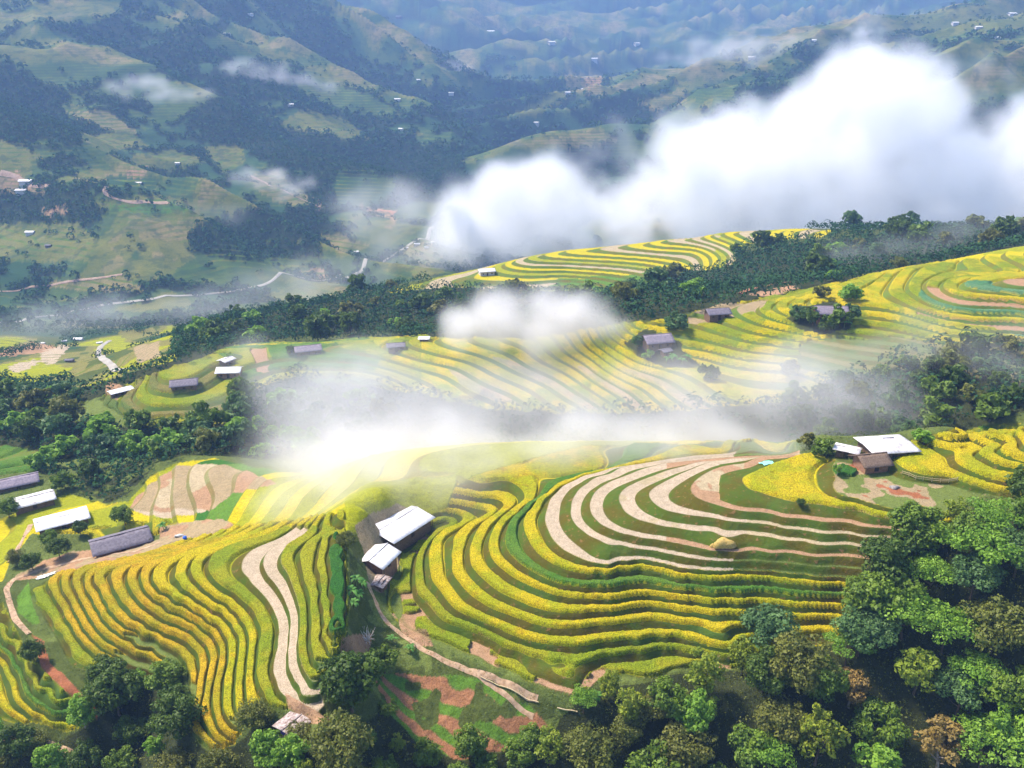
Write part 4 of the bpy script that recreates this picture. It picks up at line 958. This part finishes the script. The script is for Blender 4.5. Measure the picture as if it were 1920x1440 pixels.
field_volume('mist', puffs([(700, 900, 205, 7), (760, 890, 208, 8), (820, 890, 207, 8), (880, 880, 207, 7), (940, 860, 211, 7), (740, 930, 200, 6), (680, 940, 200, 6), (650, 890, 212, 6), (1020, 850, 212, 6), (1120, 840, 213, 5), (600, 930, 208, 4), (830, 930, 200, 5), (1220, 838, 212, 4), (1120, 842, 216, 7), (1240, 838, 216, 7), (1360, 834, 212, 6), (720, 870, 212, 8), (780, 860, 214, 8), (860, 850, 214, 8), (620, 870, 218, 6)], 9, 1.1, .25), 18, 1.7, 2.0, .075, .04, 1.2, .10, 1.0, 'pale mist veil sliding over the crest of the near hill above the white roofs')
field_volume('mist', puffs([(440, 680, 330, 8), (520, 700, 318, 10), (600, 700, 315, 10), (700, 690, 310, 8), (1000, 710, 290, 8), (1150, 720, 278, 8), (1300, 715, 272, 8), (1450, 700, 270, 9), (1560, 690, 268, 9), (1680, 690, 260, 9), (1780, 670, 262, 9), (480, 770, 305, 7), (1640, 760, 240, 7), (1850, 640, 280, 7)], 8, 1.3, .3), 22, 1.8, 3.0, .018, .035, 1.3, .3, 1.2, 'faint smoky veil across the lower edge of the middle and right spurs')
field_volume('mist', puffs([(1700, 475, 450, 12), (1640, 495, 440, 10), (1840, 440, 470, 14), (1900, 430, 470, 12), (1760, 465, 455, 10)], 7, 1.3, .4), 24, 1.5, 4, .012, .035, 1.2, .3, 1.15, 'blue grey smoke over the wood below the ridge at the right')
field_volume('mist', puffs([(20, 625, 650, 14), (100, 610, 690, 14), (180, 600, 700, 16), (250, 595, 700, 16), (330, 600, 690, 10), (420, 575, 740, 12), (480, 560, 770, 16), (530, 545, 790, 14), (620, 520, 850, 14), (690, 495, 900, 14), (745, 480, 920, 14)], 8, 1.6, .35), 42, 1.8, 6, .008, .018, 1.3, .25, 1.1, 'pale mist shreds drifting over the valley road at the left')
field_volume('mist', puffs([(700, 430, 1000, 20), (760, 400, 1000, 24), (790, 370, 1010, 20), (730, 380, 1050, 16), (810, 430, 960, 18)], 8, 1.3, .5), 45, 1.3, 7, .008, .018, 1.3, .25, 1.1, 'grey mist creeping up the gully left of the cloud bank')
field_volume('mist', puffs([(220, 440, 960, 16), (270, 430, 980, 18), (340, 410, 990, 14), (390, 395, 1010, 12), (200, 510, 880, 12)], 7, 1.6, .4), 38, 1.6, 7, .006, .02, 1.3, .3, 1.15, 'thin mist over the lower woods of the left mountain')
for pp_, q, lb in (([(490, 325, 1130, 10), (520, 340, 1120, 12), (545, 355, 1110, 8)], 24, 'small mist wisp beside the tan field on the left mountain'), ([(260, 155, 1400, 12), (300, 168, 1380, 14), (345, 178, 1370, 8)], 30, 'mist wisp trailing along the spur high on the left mountain'),
                   ([(455, 125, 1700, 14), (490, 138, 1700, 16), (530, 148, 1700, 12), (600, 158, 1750, 8)], 36, 'bright mist wisp on the middle of the left mountain'), ([(760, 96, 2350, 20), (800, 112, 2300, 22), (840, 130, 2250, 16)], 50, 'mist wisp behind the long spur in the central valley'),
                   ([(1300, 108, 2000, 26), (1350, 98, 2000, 28), (1400, 92, 2000, 26), (1450, 84, 2000, 20), (1440, 104, 1990, 14)], 46, 'flat white mist streak above the right hand range'), ([(1350, 235, 1150, 10), (1300, 245, 1150, 10), (1620, 60, 2000, 14)], 26, 'thin shred of mist above the cloud bank')):
    field_volume('mist', puffs(pp_, 9, 1.6, .3), q, 1.7, q / 5, .5 / q, .5 / q, 1.3, .25, 1.05, lb)

# ------------------------------------------------------------------ houses and small things
def spot(px, py, up):
    x, y, z = hit(px, py); best = (x, y, z)
    for q in np.linspace(1.0, .85, 120):
        rx, ry, rw = ray(px, py); t = y * q / ry; gx, gy, gz = rx * t, ry * t, CAM_Z + rw * t
        g = float(ground_z(np.array([gx]), np.array([gy]))[0])
        if gz - g >= up: best = (gx, gy, g); break
    return best
RM = dict(
    white=plain('white_sheet_roof', (.82, .81, .82), .5, .9, (.74, .70, .66), .4), old=plain('weathered_white_roof', (.74, .72, .72), .6, .8, (.62, .58, .56), .3),
    slate=plain('slate_roof', (.20, .18, .21), .8, 1.6, (.62, .60, .62), .2), purple=plain('purple_grey_roof', (.27, .23, .27), .8, 1.5, (.6, .6, .65), .2),
    rust=plain('rust_streaked_roof', (.50, .42, .38), .7, 1.8, (.32, .22, .17), .3), thatch=plain('thatch_roof', (.22, .16, .12), .95, 4.0, (.5, .45, .4), .05))
WM = dict(earth=plain('rammed_earth_wall', (.36, .20, .12), .95, 1.5, (.7, .62, .55)), wood=plain('plank_wall', (.22, .14, .09), .9, 3, (.55, .5, .45)), blue=plain('blue_wall', (.10, .08, .42), .7, 2, (.8, .8, .8)),
          grey=plain('grey_block_wall', (.38, .34, .32), .9, 1.5, (.7, .7, .7)), white=plain('whitewashed_wall', (.66, .62, .58), .9, 1.5, (.75, .7, .66)))
DOORM = plain('dark_door_wood', (.07, .045, .03), .8)
def cuboid(x0, x1, y0, y1, z0, z1):
    v = [(x0, y0, z0), (x1, y0, z0), (x1, y1, z0), (x0, y1, z0), (x0, y0, z1), (x1, y0, z1), (x1, y1, z1), (x0, y1, z1)]
    return np.array(v), [(0, 3, 2, 1), (4, 5, 6, 7), (0, 1, 5, 4), (1, 2, 6, 5), (2, 3, 7, 6), (3, 0, 4, 7)]
def roof_slabs(Ln, Wd, h, pitch, over, r, corr=True, hip=0.0):
    """two slopes of sheeting, a little wavy along the eaves, with a thickness"""
    parts = []; th = .10; hw = Wd / 2 + over; hl = Ln / 2 + over; rise = hw * math.tan(pitch); n = max(8, int(Ln / .7)); m = 5
    xs = np.linspace(-hl, hl, n + 1); sag = r.normal(size=n + 1) * .025; sag = np.convolve(sag, [.3, .4, .3], 'same')
    for s in (-1, 1):
        g = np.zeros((n + 1, m, 3)); 
        for k in range(m):
            q = k / (m - 1); hc = hip * np.maximum(0, np.abs(xs) - (hl - hw)) / hw * rise * (q)
            g[:, k, 0] = xs; g[:, k, 1] = s * (hw * (1 - q) + .01); g[:, k, 2] = h - over * math.tan(pitch) + rise * q - hc + sag * (1 + q) + r.normal(size=n + 1) * .008
        top = g.reshape(-1, 3); bot = top - np.array([0, 0, th]); N = len(top); ii = np.arange(N).reshape(n + 1, m)
        f = np.stack([ii[:-1, :-1], ii[1:, :-1], ii[1:, 1:], ii[:-1, 1:]], -1).reshape(-1, 4); f2 = f[:, ::-1] + N
        rim = [(ii[a, 0], ii[a + 1, 0]) for a in range(n)] + [(ii[n, b], ii[n, b + 1]) for b in range(m - 1)] + [(ii[a + 1, m - 1], ii[a, m - 1]) for a in range(n - 1, -1, -1)] + [(ii[0, b + 1], ii[0, b]) for b in range(m - 2, -1, -1)]
        fr = np.array([(a, a + N, b + N, b) for a, b in rim])
        parts.append((np.concatenate([top, bot]), np.concatenate([f, f2, fr])))
    return join(parts)
def house(px, py, Ln, Wd, hh, rot, roof, wall, label, name='farmhouse', pitch=18, hip=0.0, group=None, annex=None, detail=True, over=.7):
    x, y, g = spot(px, py, hh + .6)
    r = np.random.default_rng(int(px * 7 + py)); c, s = math.cos(R_(rot)), math.sin(R_(rot))
    cs = [float(ground_z(np.array([x + a * Ln / 2 * c - b * Wd / 2 * s]), np.array([y + a * Ln / 2 * s + b * Wd / 2 * c]))[0]) for a in (-1, 1) for b in (-1, 1)]
    z0 = min(max(g, np.mean(cs)), g + 1.5); low = min(cs) - z0 - .6
    root = link(name, None); root.location = (x, y, z0); root.rotation_euler = (0, 0, R_(rot)); tag(root, label, 'house', group)
    rise = (Wd / 2) * math.tan(R_(pitch)); hl, hw = Ln / 2 - .2, Wd / 2 - .2
    body = [cuboid(-hl, hl, -hw, hw, low, hh - .1)]
    if not hip:
        for e in (-1, 1):                      # gable triangles
            xa, xb = e * hl, e * (hl - .2)
            v = np.array([(xa, -hw, hh - .1), (xa, hw, hh - .1), (xa, 0, hh - .1 + rise * .95), (xb, -hw, hh - .1), (xb, hw, hh - .1), (xb, 0, hh - .1 + rise * .95)])
            body.append((v, [(0, 1, 2, 2), (3, 5, 4, 4), (0, 2, 5, 3), (1, 4, 5, 2)]))
    v, f = join([(b[0], [q for q in b[1]]) for b in body])
    me = bpy.data.meshes.new('wall'); me.from_pydata(v.tolist(), [], [list(dict.fromkeys(q)) for q in f.tolist()]); me.materials.append(WM[wall]); link('wall', me, root)
    v, f = roof_slabs(Ln, Wd, hh, R_(pitch), over, r, hip=hip); me = raw_mesh('roof', v, f); me.materials.append(RM[roof]); link('roof', me, root)
    if detail:
        v, f = cuboid(-.55, .55, -hw - .06, -hw + .02, 0, 1.95); me = raw_mesh('door', v, f); me.materials.append(DOORM); link('door', me, root)
        for q in (-.3, .3):
            v, f = cuboid(q * Ln - .4, q * Ln + .4, -hw - .05, -hw + .02, .9, 1.7); me = raw_mesh('window', v, f); me.materials.append(DOORM); link('window', me, root)
        v, f = join([tube([(q * hl, -hw - .55, low), (q * hl, -hw - .55, hh - .25)], [.09, .09], 6) for q in (-1,)]); me = raw_mesh('post', v, f); me.materials.append(BARK); link('post', me, root)
        v, f = tube([(hl, -hw - .55, low), (hl, -hw - .55, hh - .25)], [.09, .09], 6); me = raw_mesh('post', v, f); me.materials.append(BARK); link('post', me, root)
        v, f = tube([(-Ln / 2 - over, 0, hh + rise + .04), (Ln / 2 + over, 0, hh + rise + .04)] if not hip else [(-Ln / 2 + hw, 0, hh + rise + .04), (Ln / 2 - hw, 0, hh + rise + .04)], [.12, .12], 6); me = raw_mesh('ridge_cap', v, f); me.materials.append(RM[roof]); link('ridge_cap', me, root)
    return root
house(745, 984, 13.5, 10.5, 2.2, 54, 'white', 'wood', 'largest white sheet roofed house in the fold between the two terraced hills', pitch=9)
house(710, 1048, 6.6, 6.0, 2.0, 66, 'white', 'earth', 'smaller white gabled house just below the largest white roof', pitch=20)
house(712, 1084, 3.0, 2.4, 1.6, 70, 'rust', 'wood', 'tiny grey plank shed below the white gabled house', 'shed', pitch=8)
house(226, 1012, 13.8, 8.2, 1.9, 32, 'slate', 'earth', 'long slate grey roofed house above the left golden strips', pitch=22)
house(115, 968, 12.8, 7.0, 1.9, 33, 'white', 'wood', 'long white roofed house above the slate roofed one', pitch=10)
house(60, 930, 10.8, 6.6, 1.9, 35, 'old', 'wood', 'weathered white roofed house between the two other left houses', pitch=14)
house(32, 897, 11.0, 6.8, 2.0, 30, 'purple', 'wood', 'purple grey roofed house at the left edge below the bright green field', pitch=20)
house(552, 1350, 4.4, 3.6, 2.3, 56, 'rust', 'blue', 'small hut with rust streaked roof and blue wall at the bottom', 'hut', pitch=7)
house(1664, 826, 10.5, 8.0, 2.0, 8, 'old', 'wood', 'white hipped roof farmhouse on the right hill top', pitch=20, hip=.8)
house(1590, 836, 4.6, 2.8, 2.0, -30, 'old', 'wood', 'low pale roofed shed left of the hipped white farmhouse', 'shed', pitch=8)
house(1634, 858, 6.2, 5.4, 1.9, 12, 'thatch', 'earth', 'brown thatched hut in front of the hipped white farmhouse', 'hut', pitch=26)
house(430, 693, 9.0, 6.5, 2.8, 5, 'white', 'earth', 'white roofed house standing alone on the middle spur', pitch=18)
house(424, 672, 5.0, 4.0, 2.2, 60, 'old', 'wood', 'small pale shed just behind the lone white roofed house', 'shed', pitch=12)
house(577, 650, 10.5, 6.5, 2.8, 18, 'purple', 'wood', 'purple grey roofed house on the green terraces of the middle spur', pitch=22)
house(345, 713, 9.5, 7.0, 2.6, 15, 'slate', 'wood', 'grey roofed house half lost in mist on the left end of the middle spur', pitch=20)
house(226, 728, 8.0, 3.6, 2.4, 42, 'white', 'wood', 'narrow white roofed shed on the left tip of the middle spur', 'shed', pitch=8)
house(742, 643, 7.0, 5.0, 2.4, 10, 'slate', 'wood', 'low grey roofed hut on the crest left of the tiny white hut', 'hut')
house(795, 630, 3.8, 3.0, 2.0, 0, 'white', 'wood', 'tiny white hut on the crest of the middle spur', 'hut', pitch=8)
house(1232, 632, 10.0, 7.5, 2.8, 14, 'purple', 'wood', 'purple roofed farmhouse among banana plants on the right spur', pitch=26)
house(1248, 652, 3.2, 2.6, 2.0, 30, 'slate', 'earth', 'small dark shed below the purple roofed farmhouse', 'shed')
house(1558, 578, 11.0, 7.0, 2.8, -4, 'purple', 'earth', 'purple roofed farmhouse in the grove on the right spur', pitch=26)
house(1345, 581, 8.5, 6.0, 2.6, 10, 'slate', 'wood', 'low grey purple house on the bare tan field of the right spur', pitch=22)
house(912, 505, 10.0, 7.0, 3.0, 15, 'white', 'white', 'small white roofed house at the left end of the second ridge', pitch=18)
FAR = [(147, 633, 14, 'white', 'long white roof among the village houses beyond the left wood'), (80, 641, 7, 'white', 'small white house left of the long white village roof'), (186, 640, 9, 'old', 'pale roofed house right of the long white village roof'), (120, 637, 8, 'old', 'pale house beside the long white village roof'),
 (130, 672, 13, 'slate', 'dark roofed house below the village by the curving road'), (60, 742, 12, 'slate', 'dark roofed house among trees at the left edge'), (666, 470, 11, 'white', 'white roofed house beside the misty valley road'), (782, 455, 10, 'white', 'white house in the hamlet by the misty valley road'), (800, 462, 8, 'white', 'small white house right of the hamlet on the valley road'), (762, 463, 8, 'old', 'pale house left of the hamlet on the valley road'), (812, 452, 7, 'white', 'tiny white house closest to the white cloud bank'),
 (56, 433, 13, 'white', 'white roof on the terraced field of the far left slope'), (90, 458, 9, 'slate', 'dark roof on the far left terraced field'), (48, 337, 18, 'white', 'long white roof on the red soil at the far left'), (40, 354, 16, 'old', 'pale long roof on the lower red soil at the far left'), (258, 341, 13, 'old', 'pale roof below the bare brown knoll'), (333, 303, 8, 'white', 'white hut on the green knoll of the left mountain'),
 (425, 62, 11, 'white', 'white house high on the left mountain'), (470, 24, 8, 'white', 'white hut at the top of the left mountain'), (545, 194, 10, 'white', 'white hut at the foot of the central spur'), (745, 185, 10, 'white', 'white house on the low spur near the gully'), (752, 240, 9, 'white', 'white house on the last spur above the gully'), (846, 172, 9, 'white', 'white house near the tip of the long spur'), (748, 30, 9, 'slate', 'dark hut on the hazy far slope'), (785, 148, 7, 'white', 'tiny white hut on the long spur'),
 (1006, 226, 9, 'old', 'pale house on the spur right of the gully'), (1064, 172, 10, 'white', 'white house on the brown far field'), (1094, 165, 8, 'white', 'white hut right of the brown far field'), (1034, 78, 12, 'white', 'long white roof on the hazy central slope'), (1115, 107, 10, 'white', 'white house in the hazy central valley'), (1194, 80, 10, 'old', 'pale house on the hazy slope right of centre'), (1410, 106, 11, 'white', 'white house under the far wisp of mist'), (1525, 74, 9, 'white', 'white house on the far right ridge'),
 (1791, 41, 10, 'white', 'white house on the upper right fields'), (1835, 49, 10, 'white', 'white house right of the first upper right house'), (1870, 69, 9, 'old', 'pale house on the yellow field at the upper right'), (1898, 24, 12, 'white', 'white house at the upper right corner'), (920, 57, 12, 'white', 'row of white roofs on the hazy slope beyond the long spur')]
for px, py, wpx, c, lb in FAR:
    x, y, z = hit(px, py); sl = math.sqrt(x * x + y * y + (z - CAM_Z) ** 2); Ln = wpx * sl / FPX
    house(px, py, Ln, Ln * .6, Ln * .28, rc.uniform(-35, 35) if wpx < 13 else rc.uniform(-8, 12), c, 'white' if c != 'slate' else 'wood', lb, 'distant_house', pitch=20, detail=False, over=Ln * .06)

# banana plants
BL = leaf_material('banana_leaf', (.07, .20, .03), (.16, .36, .06), (.10, .28, .04), .35)
def banana_mesh(r):
    parts = []; ti = []
    for i in range(11):
        a = i * 2.4 + r.uniform(-.3, .3); ln = r.uniform(1.7, 2.8); el = r.uniform(.5, 1.25); n = 7
        k = np.linspace(0, 1, n); rad = k * ln * math.cos(el) * 1.25; zz = 1.7 + k * ln * math.sin(el) - 1.2 * k ** 2.4 * ln * .6
        w = .34 * np.sin(np.pi * np.clip(k * .92 + .08, 0, 1)) ** .6; c, s = math.cos(a), math.sin(a)
        m = np.stack([rad * c, rad * s, zz], 1); sd = np.array([-s, c, 0]); L1 = m + sd * w[:, None] - [0, 0, .08]; R1 = m - sd * w[:, None] - [0, 0, .08]
        v = np.concatenate([L1, m, R1]); f = [(j, j + 1, n + j + 1, n + j) for j in range(n - 1)] + [(n + j, n + j + 1, 2 * n + j + 1, 2 * n + j) for j in range(n - 1)]
        parts.append((v, f)); ti += [r.uniform(0, 1)] * len(f)
    v, f = join(parts); me = raw_mesh('leaves', v, f, np.array(ti)); me.materials.append(BL)
    v, f = tube([(0, 0, -.5), (.03, 0, .8), (0, .02, 2.1)], [.16, .14, .08], 7); st_ = raw_mesh('stem', v, f, None, True); st_.materials.append(plain('banana_stem', (.20, .24, .08), .7, 3))
    return me, st_
bms = [banana_mesh(rr) for _ in range(3)]
for (px, py, s, w) in [(667, 1085, .9, 'in the gully beside the dark green strip'), (659, 1105, .9, 'in the gully beside the dark green strip'), (674, 1112, .8, 'in the gully beside the dark green strip'), (664, 1130, .8, 'in the gully beside the dark green strip'), (679, 1092, .7, 'in the gully beside the dark green strip'),
                       (735, 1196, .6, 'by the bend of the dirt path'), (768, 1214, .7, 'by the bend of the dirt path'), (712, 1255, .8, 'by the bend of the dirt path'),
                       (1262, 668, 1.2, 'below the purple roofed farmhouse'), (1278, 674, 1.1, 'below the purple roofed farmhouse'), (1290, 668, 1.0, 'below the purple roofed farmhouse'), (1250, 672, 1.0, 'below the purple roofed farmhouse'),
                       (1545, 604, 1.1, 'in the grove round the farmhouse on the right spur'), (1562, 607, 1.2, 'in the grove round the farmhouse on the right spur'), (1584, 605, 1.1, 'in the grove round the farmhouse on the right spur'),
                       (1905, 972, 1.3, 'above the wood at the right edge'), (1885, 980, 1.1, 'above the wood at the right edge'), (1918, 985, 1.0, 'above the wood at the right edge'),
                       (1100, 1312, .9, 'at the foot of the lowest strip'), (1120, 1305, .8, 'at the foot of the lowest strip'), (305, 985, .8, 'beside the slate roofed house')]:
    x, y, g = spot(px, py, 1.6 * s); lv, sm_ = bms[int(rr.integers(3))]
    o = link('banana_plant', None); o.location = (x, y, g); o.scale = (s,) * 3; o.rotation_euler = (0, 0, rr.uniform(0, 6)); link('leaves', lv, o); link('stem', sm_, o)
    tag(o, 'banana plant with long arching leaves ' + w, 'banana plant', 'banana plants ' + w)

# roads and paths draped on the ground
def ribbon(name, s, width, mat, label, cat='path', lift=.06, near=0):
    q = [hit(a, b, near) for a, b in L(s)]; P2 = np.array([(a, b) for a, b, c in q]); seg = np.linalg.norm(np.diff(P2, axis=0), axis=1); t = np.concatenate([[0], np.cumsum(seg)])
    step = width * .35; n = max(8, int(t[-1] / step)); tt = np.linspace(0, t[-1], n)
    xs = np.interp(tt, t, P2[:, 0]); ys = np.interp(tt, t, P2[:, 1])
    for _ in range(int(4)):
        xs[1:-1] = (xs[:-2] + xs[1:-1] * 2 + xs[2:]) / 4; ys[1:-1] = (ys[:-2] + ys[1:-1] * 2 + ys[2:]) / 4
    tx, ty = np.gradient(xs), np.gradient(ys); ln = np.hypot(tx, ty); nx, ny = -ty / ln, tx / ln; m = 5; V_ = []
    wv = width * (1 + .25 * (fbm(tt / width / 2, tt * 0 + 3, 2, 8) - .5))
    for k in np.linspace(-.5, .5, m):
        a, b = xs + nx * wv * k, ys + ny * wv * k; z = ground_z(a, b) + lift - abs(k) * lift * 1.2
        V_.append(np.stack([a, b, z], 1))
    V_ = np.stack(V_, 1); ii = np.arange(n * m).reshape(n, m); f = np.stack([ii[:-1, :-1], ii[:-1, 1:], ii[1:, 1:], ii[1:, :-1]], -1).reshape(-1, 4)
    me = raw_mesh(name, V_.reshape(-1, 3), f, None, True); me.materials.append(mat); return tag(link(name, me), label, cat, kind='structure')
PM = plain('trodden_earth', (.52, .36, .23), .95, .9, (.62, .55, .48)); RMt = plain('pale_road', (.40, .37, .32), .9, .2, (.8, .78, .75)); TAN = plain('dusty_track', (.40, .28, .20), .95, .3, (.7, .65, .6)); RD = plain('red_earth', (.46, .22, .12), .95, .8, (.7, .6, .5))
ribbon('dirt_path', "690 1095 698 1115 706 1130 708 1140 722 1163 745 1185 775 1208 800 1222 840 1243 880 1260 905 1263 940 1280 975 1298 1008 1314", .9, PM, 'dirt path winding down the gully and along the foot of the right hill', lift=.15)
ribbon('dirt_path', "880 1262 910 1280 940 1300 965 1322 1000 1345", .7, PM, 'second path through the red garden beds', lift=.15)
ribbon('dirt_path', "300 1018 250 1035 180 1045 120 1058 70 1070 30 1085 12 1105 18 1130 28 1160 40 1175 55 1190", 1.3, PM, 'dirt path looping round the head of the left spur', lift=.15)
ribbon('dirt_path', "-10 1382 40 1388 90 1398 130 1415 170 1430", 1.4, PM, 'path crossing the bottom left corner', lift=.12)
ribbon('dirt_path', "20 1052 32 1032 48 1005 58 985", 1.5, PM, 'short path climbing to the long white roofed house', lift=.15)
ribbon('road', "-20 605 40 604 90 594 140 584 200 572 290 563 380 553 440 548 480 538 510 527 560 520 640 516", 4, RMt, 'pale valley road running along the foot of the left mountain', 'road', .8)
ribbon('road', "640 524 680 508 720 490 760 466 800 450 815 425", 5, RMt, 'wide pale valley road vanishing under the cloud bank', 'road', .9)
ribbon('road', "205 640 190 650 184 662 192 674 208 686 230 694", 3.6, RMt, 'pale curving road above the left end of the middle spur', 'road', .6, 380)
ribbon('dirt_path', "200 352 196 362 212 374 240 379 280 383 320 382", 5, TAN, 'reddish track round the fields on the far left slope', 'path', .8)
ribbon('dirt_path', "0 548 60 540 120 534 180 526 230 518", 3, TAN, 'brown track above the valley road at the far left', 'path', .8)
ribbon('dirt_path', "675 390 700 394 740 404", 6, RD, 'reddish track cut above the valley village', 'path', .8)
ribbon('dirt_path', "0 326 30 333 58 348 92 352", 6, TAN, 'reddish track past the pale long roofs at the far left', 'path', .8)
ribbon('dirt_path', "470 330 500 345 540 362 580 380 600 392", 4, TAN, 'faint track down the tan spur of the left mountain', 'path', .8)
ribbon('dirt_path', "1385 552 1420 540 1460 532 1490 530", 3, RD, 'reddish track between the wood and the right spur', 'path', .5)

def small(name, parts, mat, px, py, up, label, cat, rot=0, s=1.0, **kw):
    x, y, g = spot(px, py, up); v, f = join(parts); me = raw_mesh(name, v * s, f); me.materials.append(mat); o = link(name, me); o.location = (x, y, g); o.rotation_euler = (0, 0, R_(rot)); return tag(o, label, cat, **kw)
def lump(name, rx, ry, rz, mat, px, py, label, cat, seed=1, up=.3):
    r = np.random.default_rng(seed); nu, nv = 18, 9; V_ = []
    for j in range(nv + 1):
        p = j / nv * math.pi / 2 + .0
        for i in range(nu):
            a = i / nu * 2 * math.pi; k = 1 + .22 * math.sin(3 * a + seed) * math.cos(p) + r.uniform(-.07, .07); V_.append((rx * math.cos(a) * math.cos(p) * k, ry * math.sin(a) * math.cos(p) * k, rz * math.sin(p) * k - .15 * (j == 0)))
    F_ = [(j * nu + i, j * nu + (i + 1) % nu, (j + 1) * nu + (i + 1) % nu, (j + 1) * nu + i) for j in range(nv) for i in range(nu)]
    return small(name, [(np.array(V_), F_)], mat, px, py, up, label, cat)
STRAW = plain('rice_straw', (.55, .40, .12), .95, 5, (.6, .5, .4))
lump('straw_heap', 2.2, 1.5, 1.4, STRAW, 1358, 1014, 'heap of threshed straw on the orange fallow strip', 'straw heap', 3, .7)
lump('straw_heap', .8, .6, .7, STRAW, 1340, 1020, 'small straw stook beside the larger straw heap', 'straw heap', 5, .3)
lump('rock', 1.1, .7, .55, plain('grey_rock', (.32, .29, .27), .9, 2), 1678, 912, 'grey rounded rock in the trampled yard below the thatched hut', 'rock', 7)
lump('rock', 1.0, .7, .4, plain('pale_rock', (.55, .45, .33), .9, 2), 1225, 1244, 'pale boulder on the bank of the lowest yellow strip', 'rock', 9)
def sheet(name, w, d, mat, px, py, label, cat, rot=0, seed=1):
    r = np.random.default_rng(seed); n = 12; gx, gy = np.meshgrid(np.linspace(-1, 1, n), np.linspace(-1, 1, n)); e = 1 + .15 * np.sin(5 * np.arctan2(gy, gx) + seed)
    x0, y0, g = spot(px, py, .1); xx = gx * w / 2 * e; yy = gy * d / 2 * e; c, s = math.cos(R_(rot)), math.sin(R_(rot))
    wx_, wy_ = x0 + xx * c - yy * s, y0 + xx * s + yy * c; zz = ground_z(wx_, wy_) + .22 + .12 * r.uniform(size=gx.shape)
    v = np.stack([wx_ - x0, wy_ - y0, zz - g], -1).reshape(-1, 3); ii = np.arange(n * n).reshape(n, n); f = np.stack([ii[:-1, :-1], ii[:-1, 1:], ii[1:, 1:], ii[1:, :-1]], -1).reshape(-1, 4)
    me = raw_mesh(name, v, f); me.materials.append(mat); o = link(name, me); o.location = (x0, y0, g); return tag(o, label, cat)
sheet('tarpaulin', 2.6, 3.2, plain('turquoise_sheet', (.25, .75, .62), .6), 1438, 868, 'turquoise tarpaulin spread at the tip of the orange field', 'tarpaulin', 10)
sheet('tarpaulin', 4.2, 2.6, plain('white_sheet', (.8, .8, .8), .7), 86, 1080, 'crumpled white sheet on the grass beside the looping path', 'tarpaulin', 30, 4)
v1 = tube([(0, 0, -.2), (0, 0, .05), (0, 0, .45), (0, 0, .9), (0, 0, .92)], [.30, .32, .34, .32, .02], 14)
small('barrel', [v1], plain('blue_plastic', (.03, .12, .55), .4), 347, 1012, .4, 'blue barrel at the right end of the slate roofed house', 'barrel', s=1.6)
v1 = tube([(-1.3, 0, .2), (-1.0, 0, .3), (0, 0, .4), (1.0, 0, .3), (1.3, 0, .2)], [.1, .42, .5, .42, .1], 10)
small('water_tank', [v1], plain('tank_grey', (.6, .62, .62), .5), 336, 1004, .4, 'pale grey tank lying beside the blue barrel', 'water tank', 10)
tw = []
r8 = np.random.default_rng(8)
for i in range(26):
    a = r8.uniform(0, 6.28); e = np.array([math.cos(a) * r8.uniform(.8, 1.9), math.sin(a) * r8.uniform(.8, 1.9), r8.uniform(.6, 3.2)]); m = e * .5 + r8.normal(size=3) * .2
    tw.append(tube([(0, 0, 0), m, e], [.07, .05, .02], 5)); tw.append(tube([m, m + (e - m) * .7 + r8.normal(size=3) * .35], [.035, .012], 4))
small('dead_bush', tw, plain('bleached_wood', (.72, .64, .58), .8), 688, 1190, 1.2, 'bleached leafless bush on the bank left of the dirt path', 'bush')
def pole(px0, py0, px1, py1, rad, mat, label, up=.4):
    a = spot(px0, py0, up); b = spot(px1, py1, up); n = 14; k = np.linspace(0, 1, n); xs = a[0] + (b[0] - a[0]) * k; ys = a[1] + (b[1] - a[1]) * k; zs = ground_z(xs, ys) + up + .05
    v, f = tube(np.stack([xs - a[0], ys - a[1], zs - a[2]], 1), np.full(n, rad), 6); me = raw_mesh('bamboo_pipe', v, f, None, True); me.materials.append(mat); o = link('bamboo_pipe', me); o.location = a; tag(o, label, 'pipe')
BAM = plain('dry_bamboo', (.62, .50, .30), .7, 4, (.8, .75, .7))
pole(900, 1268, 1010, 1316, .10, BAM, 'bamboo water pipe beside the lower end of the dirt path'); pole(1045, 1327, 1083, 1332, .12, BAM, 'short bamboo pipe below the lowest strip'); pole(1660, 1038, 1702, 1024, .13, BAM, 'bare bamboo pole leaning at the end of the fallow strips')
# the bamboo fence under the right yellow terrace
fq_ = L("1692 884 1705 888 1718 893 1732 895 1748 897 1764 899 1780 899 1796 896"); fr_ = link('bamboo_fence', None); q0 = spot(1740, 896, .3); fr_.location = q0
ps = [spot(a, b, .5) for a, b in fq_]
for p in ps:
    v, f = tube([(p[0] - q0[0], p[1] - q0[1], p[2] - q0[2] - .2), (p[0] - q0[0], p[1] - q0[1], p[2] - q0[2] + 1.0)], [.07, .06], 5); me = raw_mesh('post', v, f); me.materials.append(BAM); link('post', me, fr_)
for hgt in (.35, .75):
    v, f = tube([(p[0] - q0[0], p[1] - q0[1], p[2] - q0[2] + hgt) for p in ps], [.06] * len(ps), 5); me = raw_mesh('rail', v, f, None, True); me.materials.append(BAM); link('rail', me, fr_)
tag(fr_, 'low bamboo fence along the foot of the right yellow terrace', 'fence')
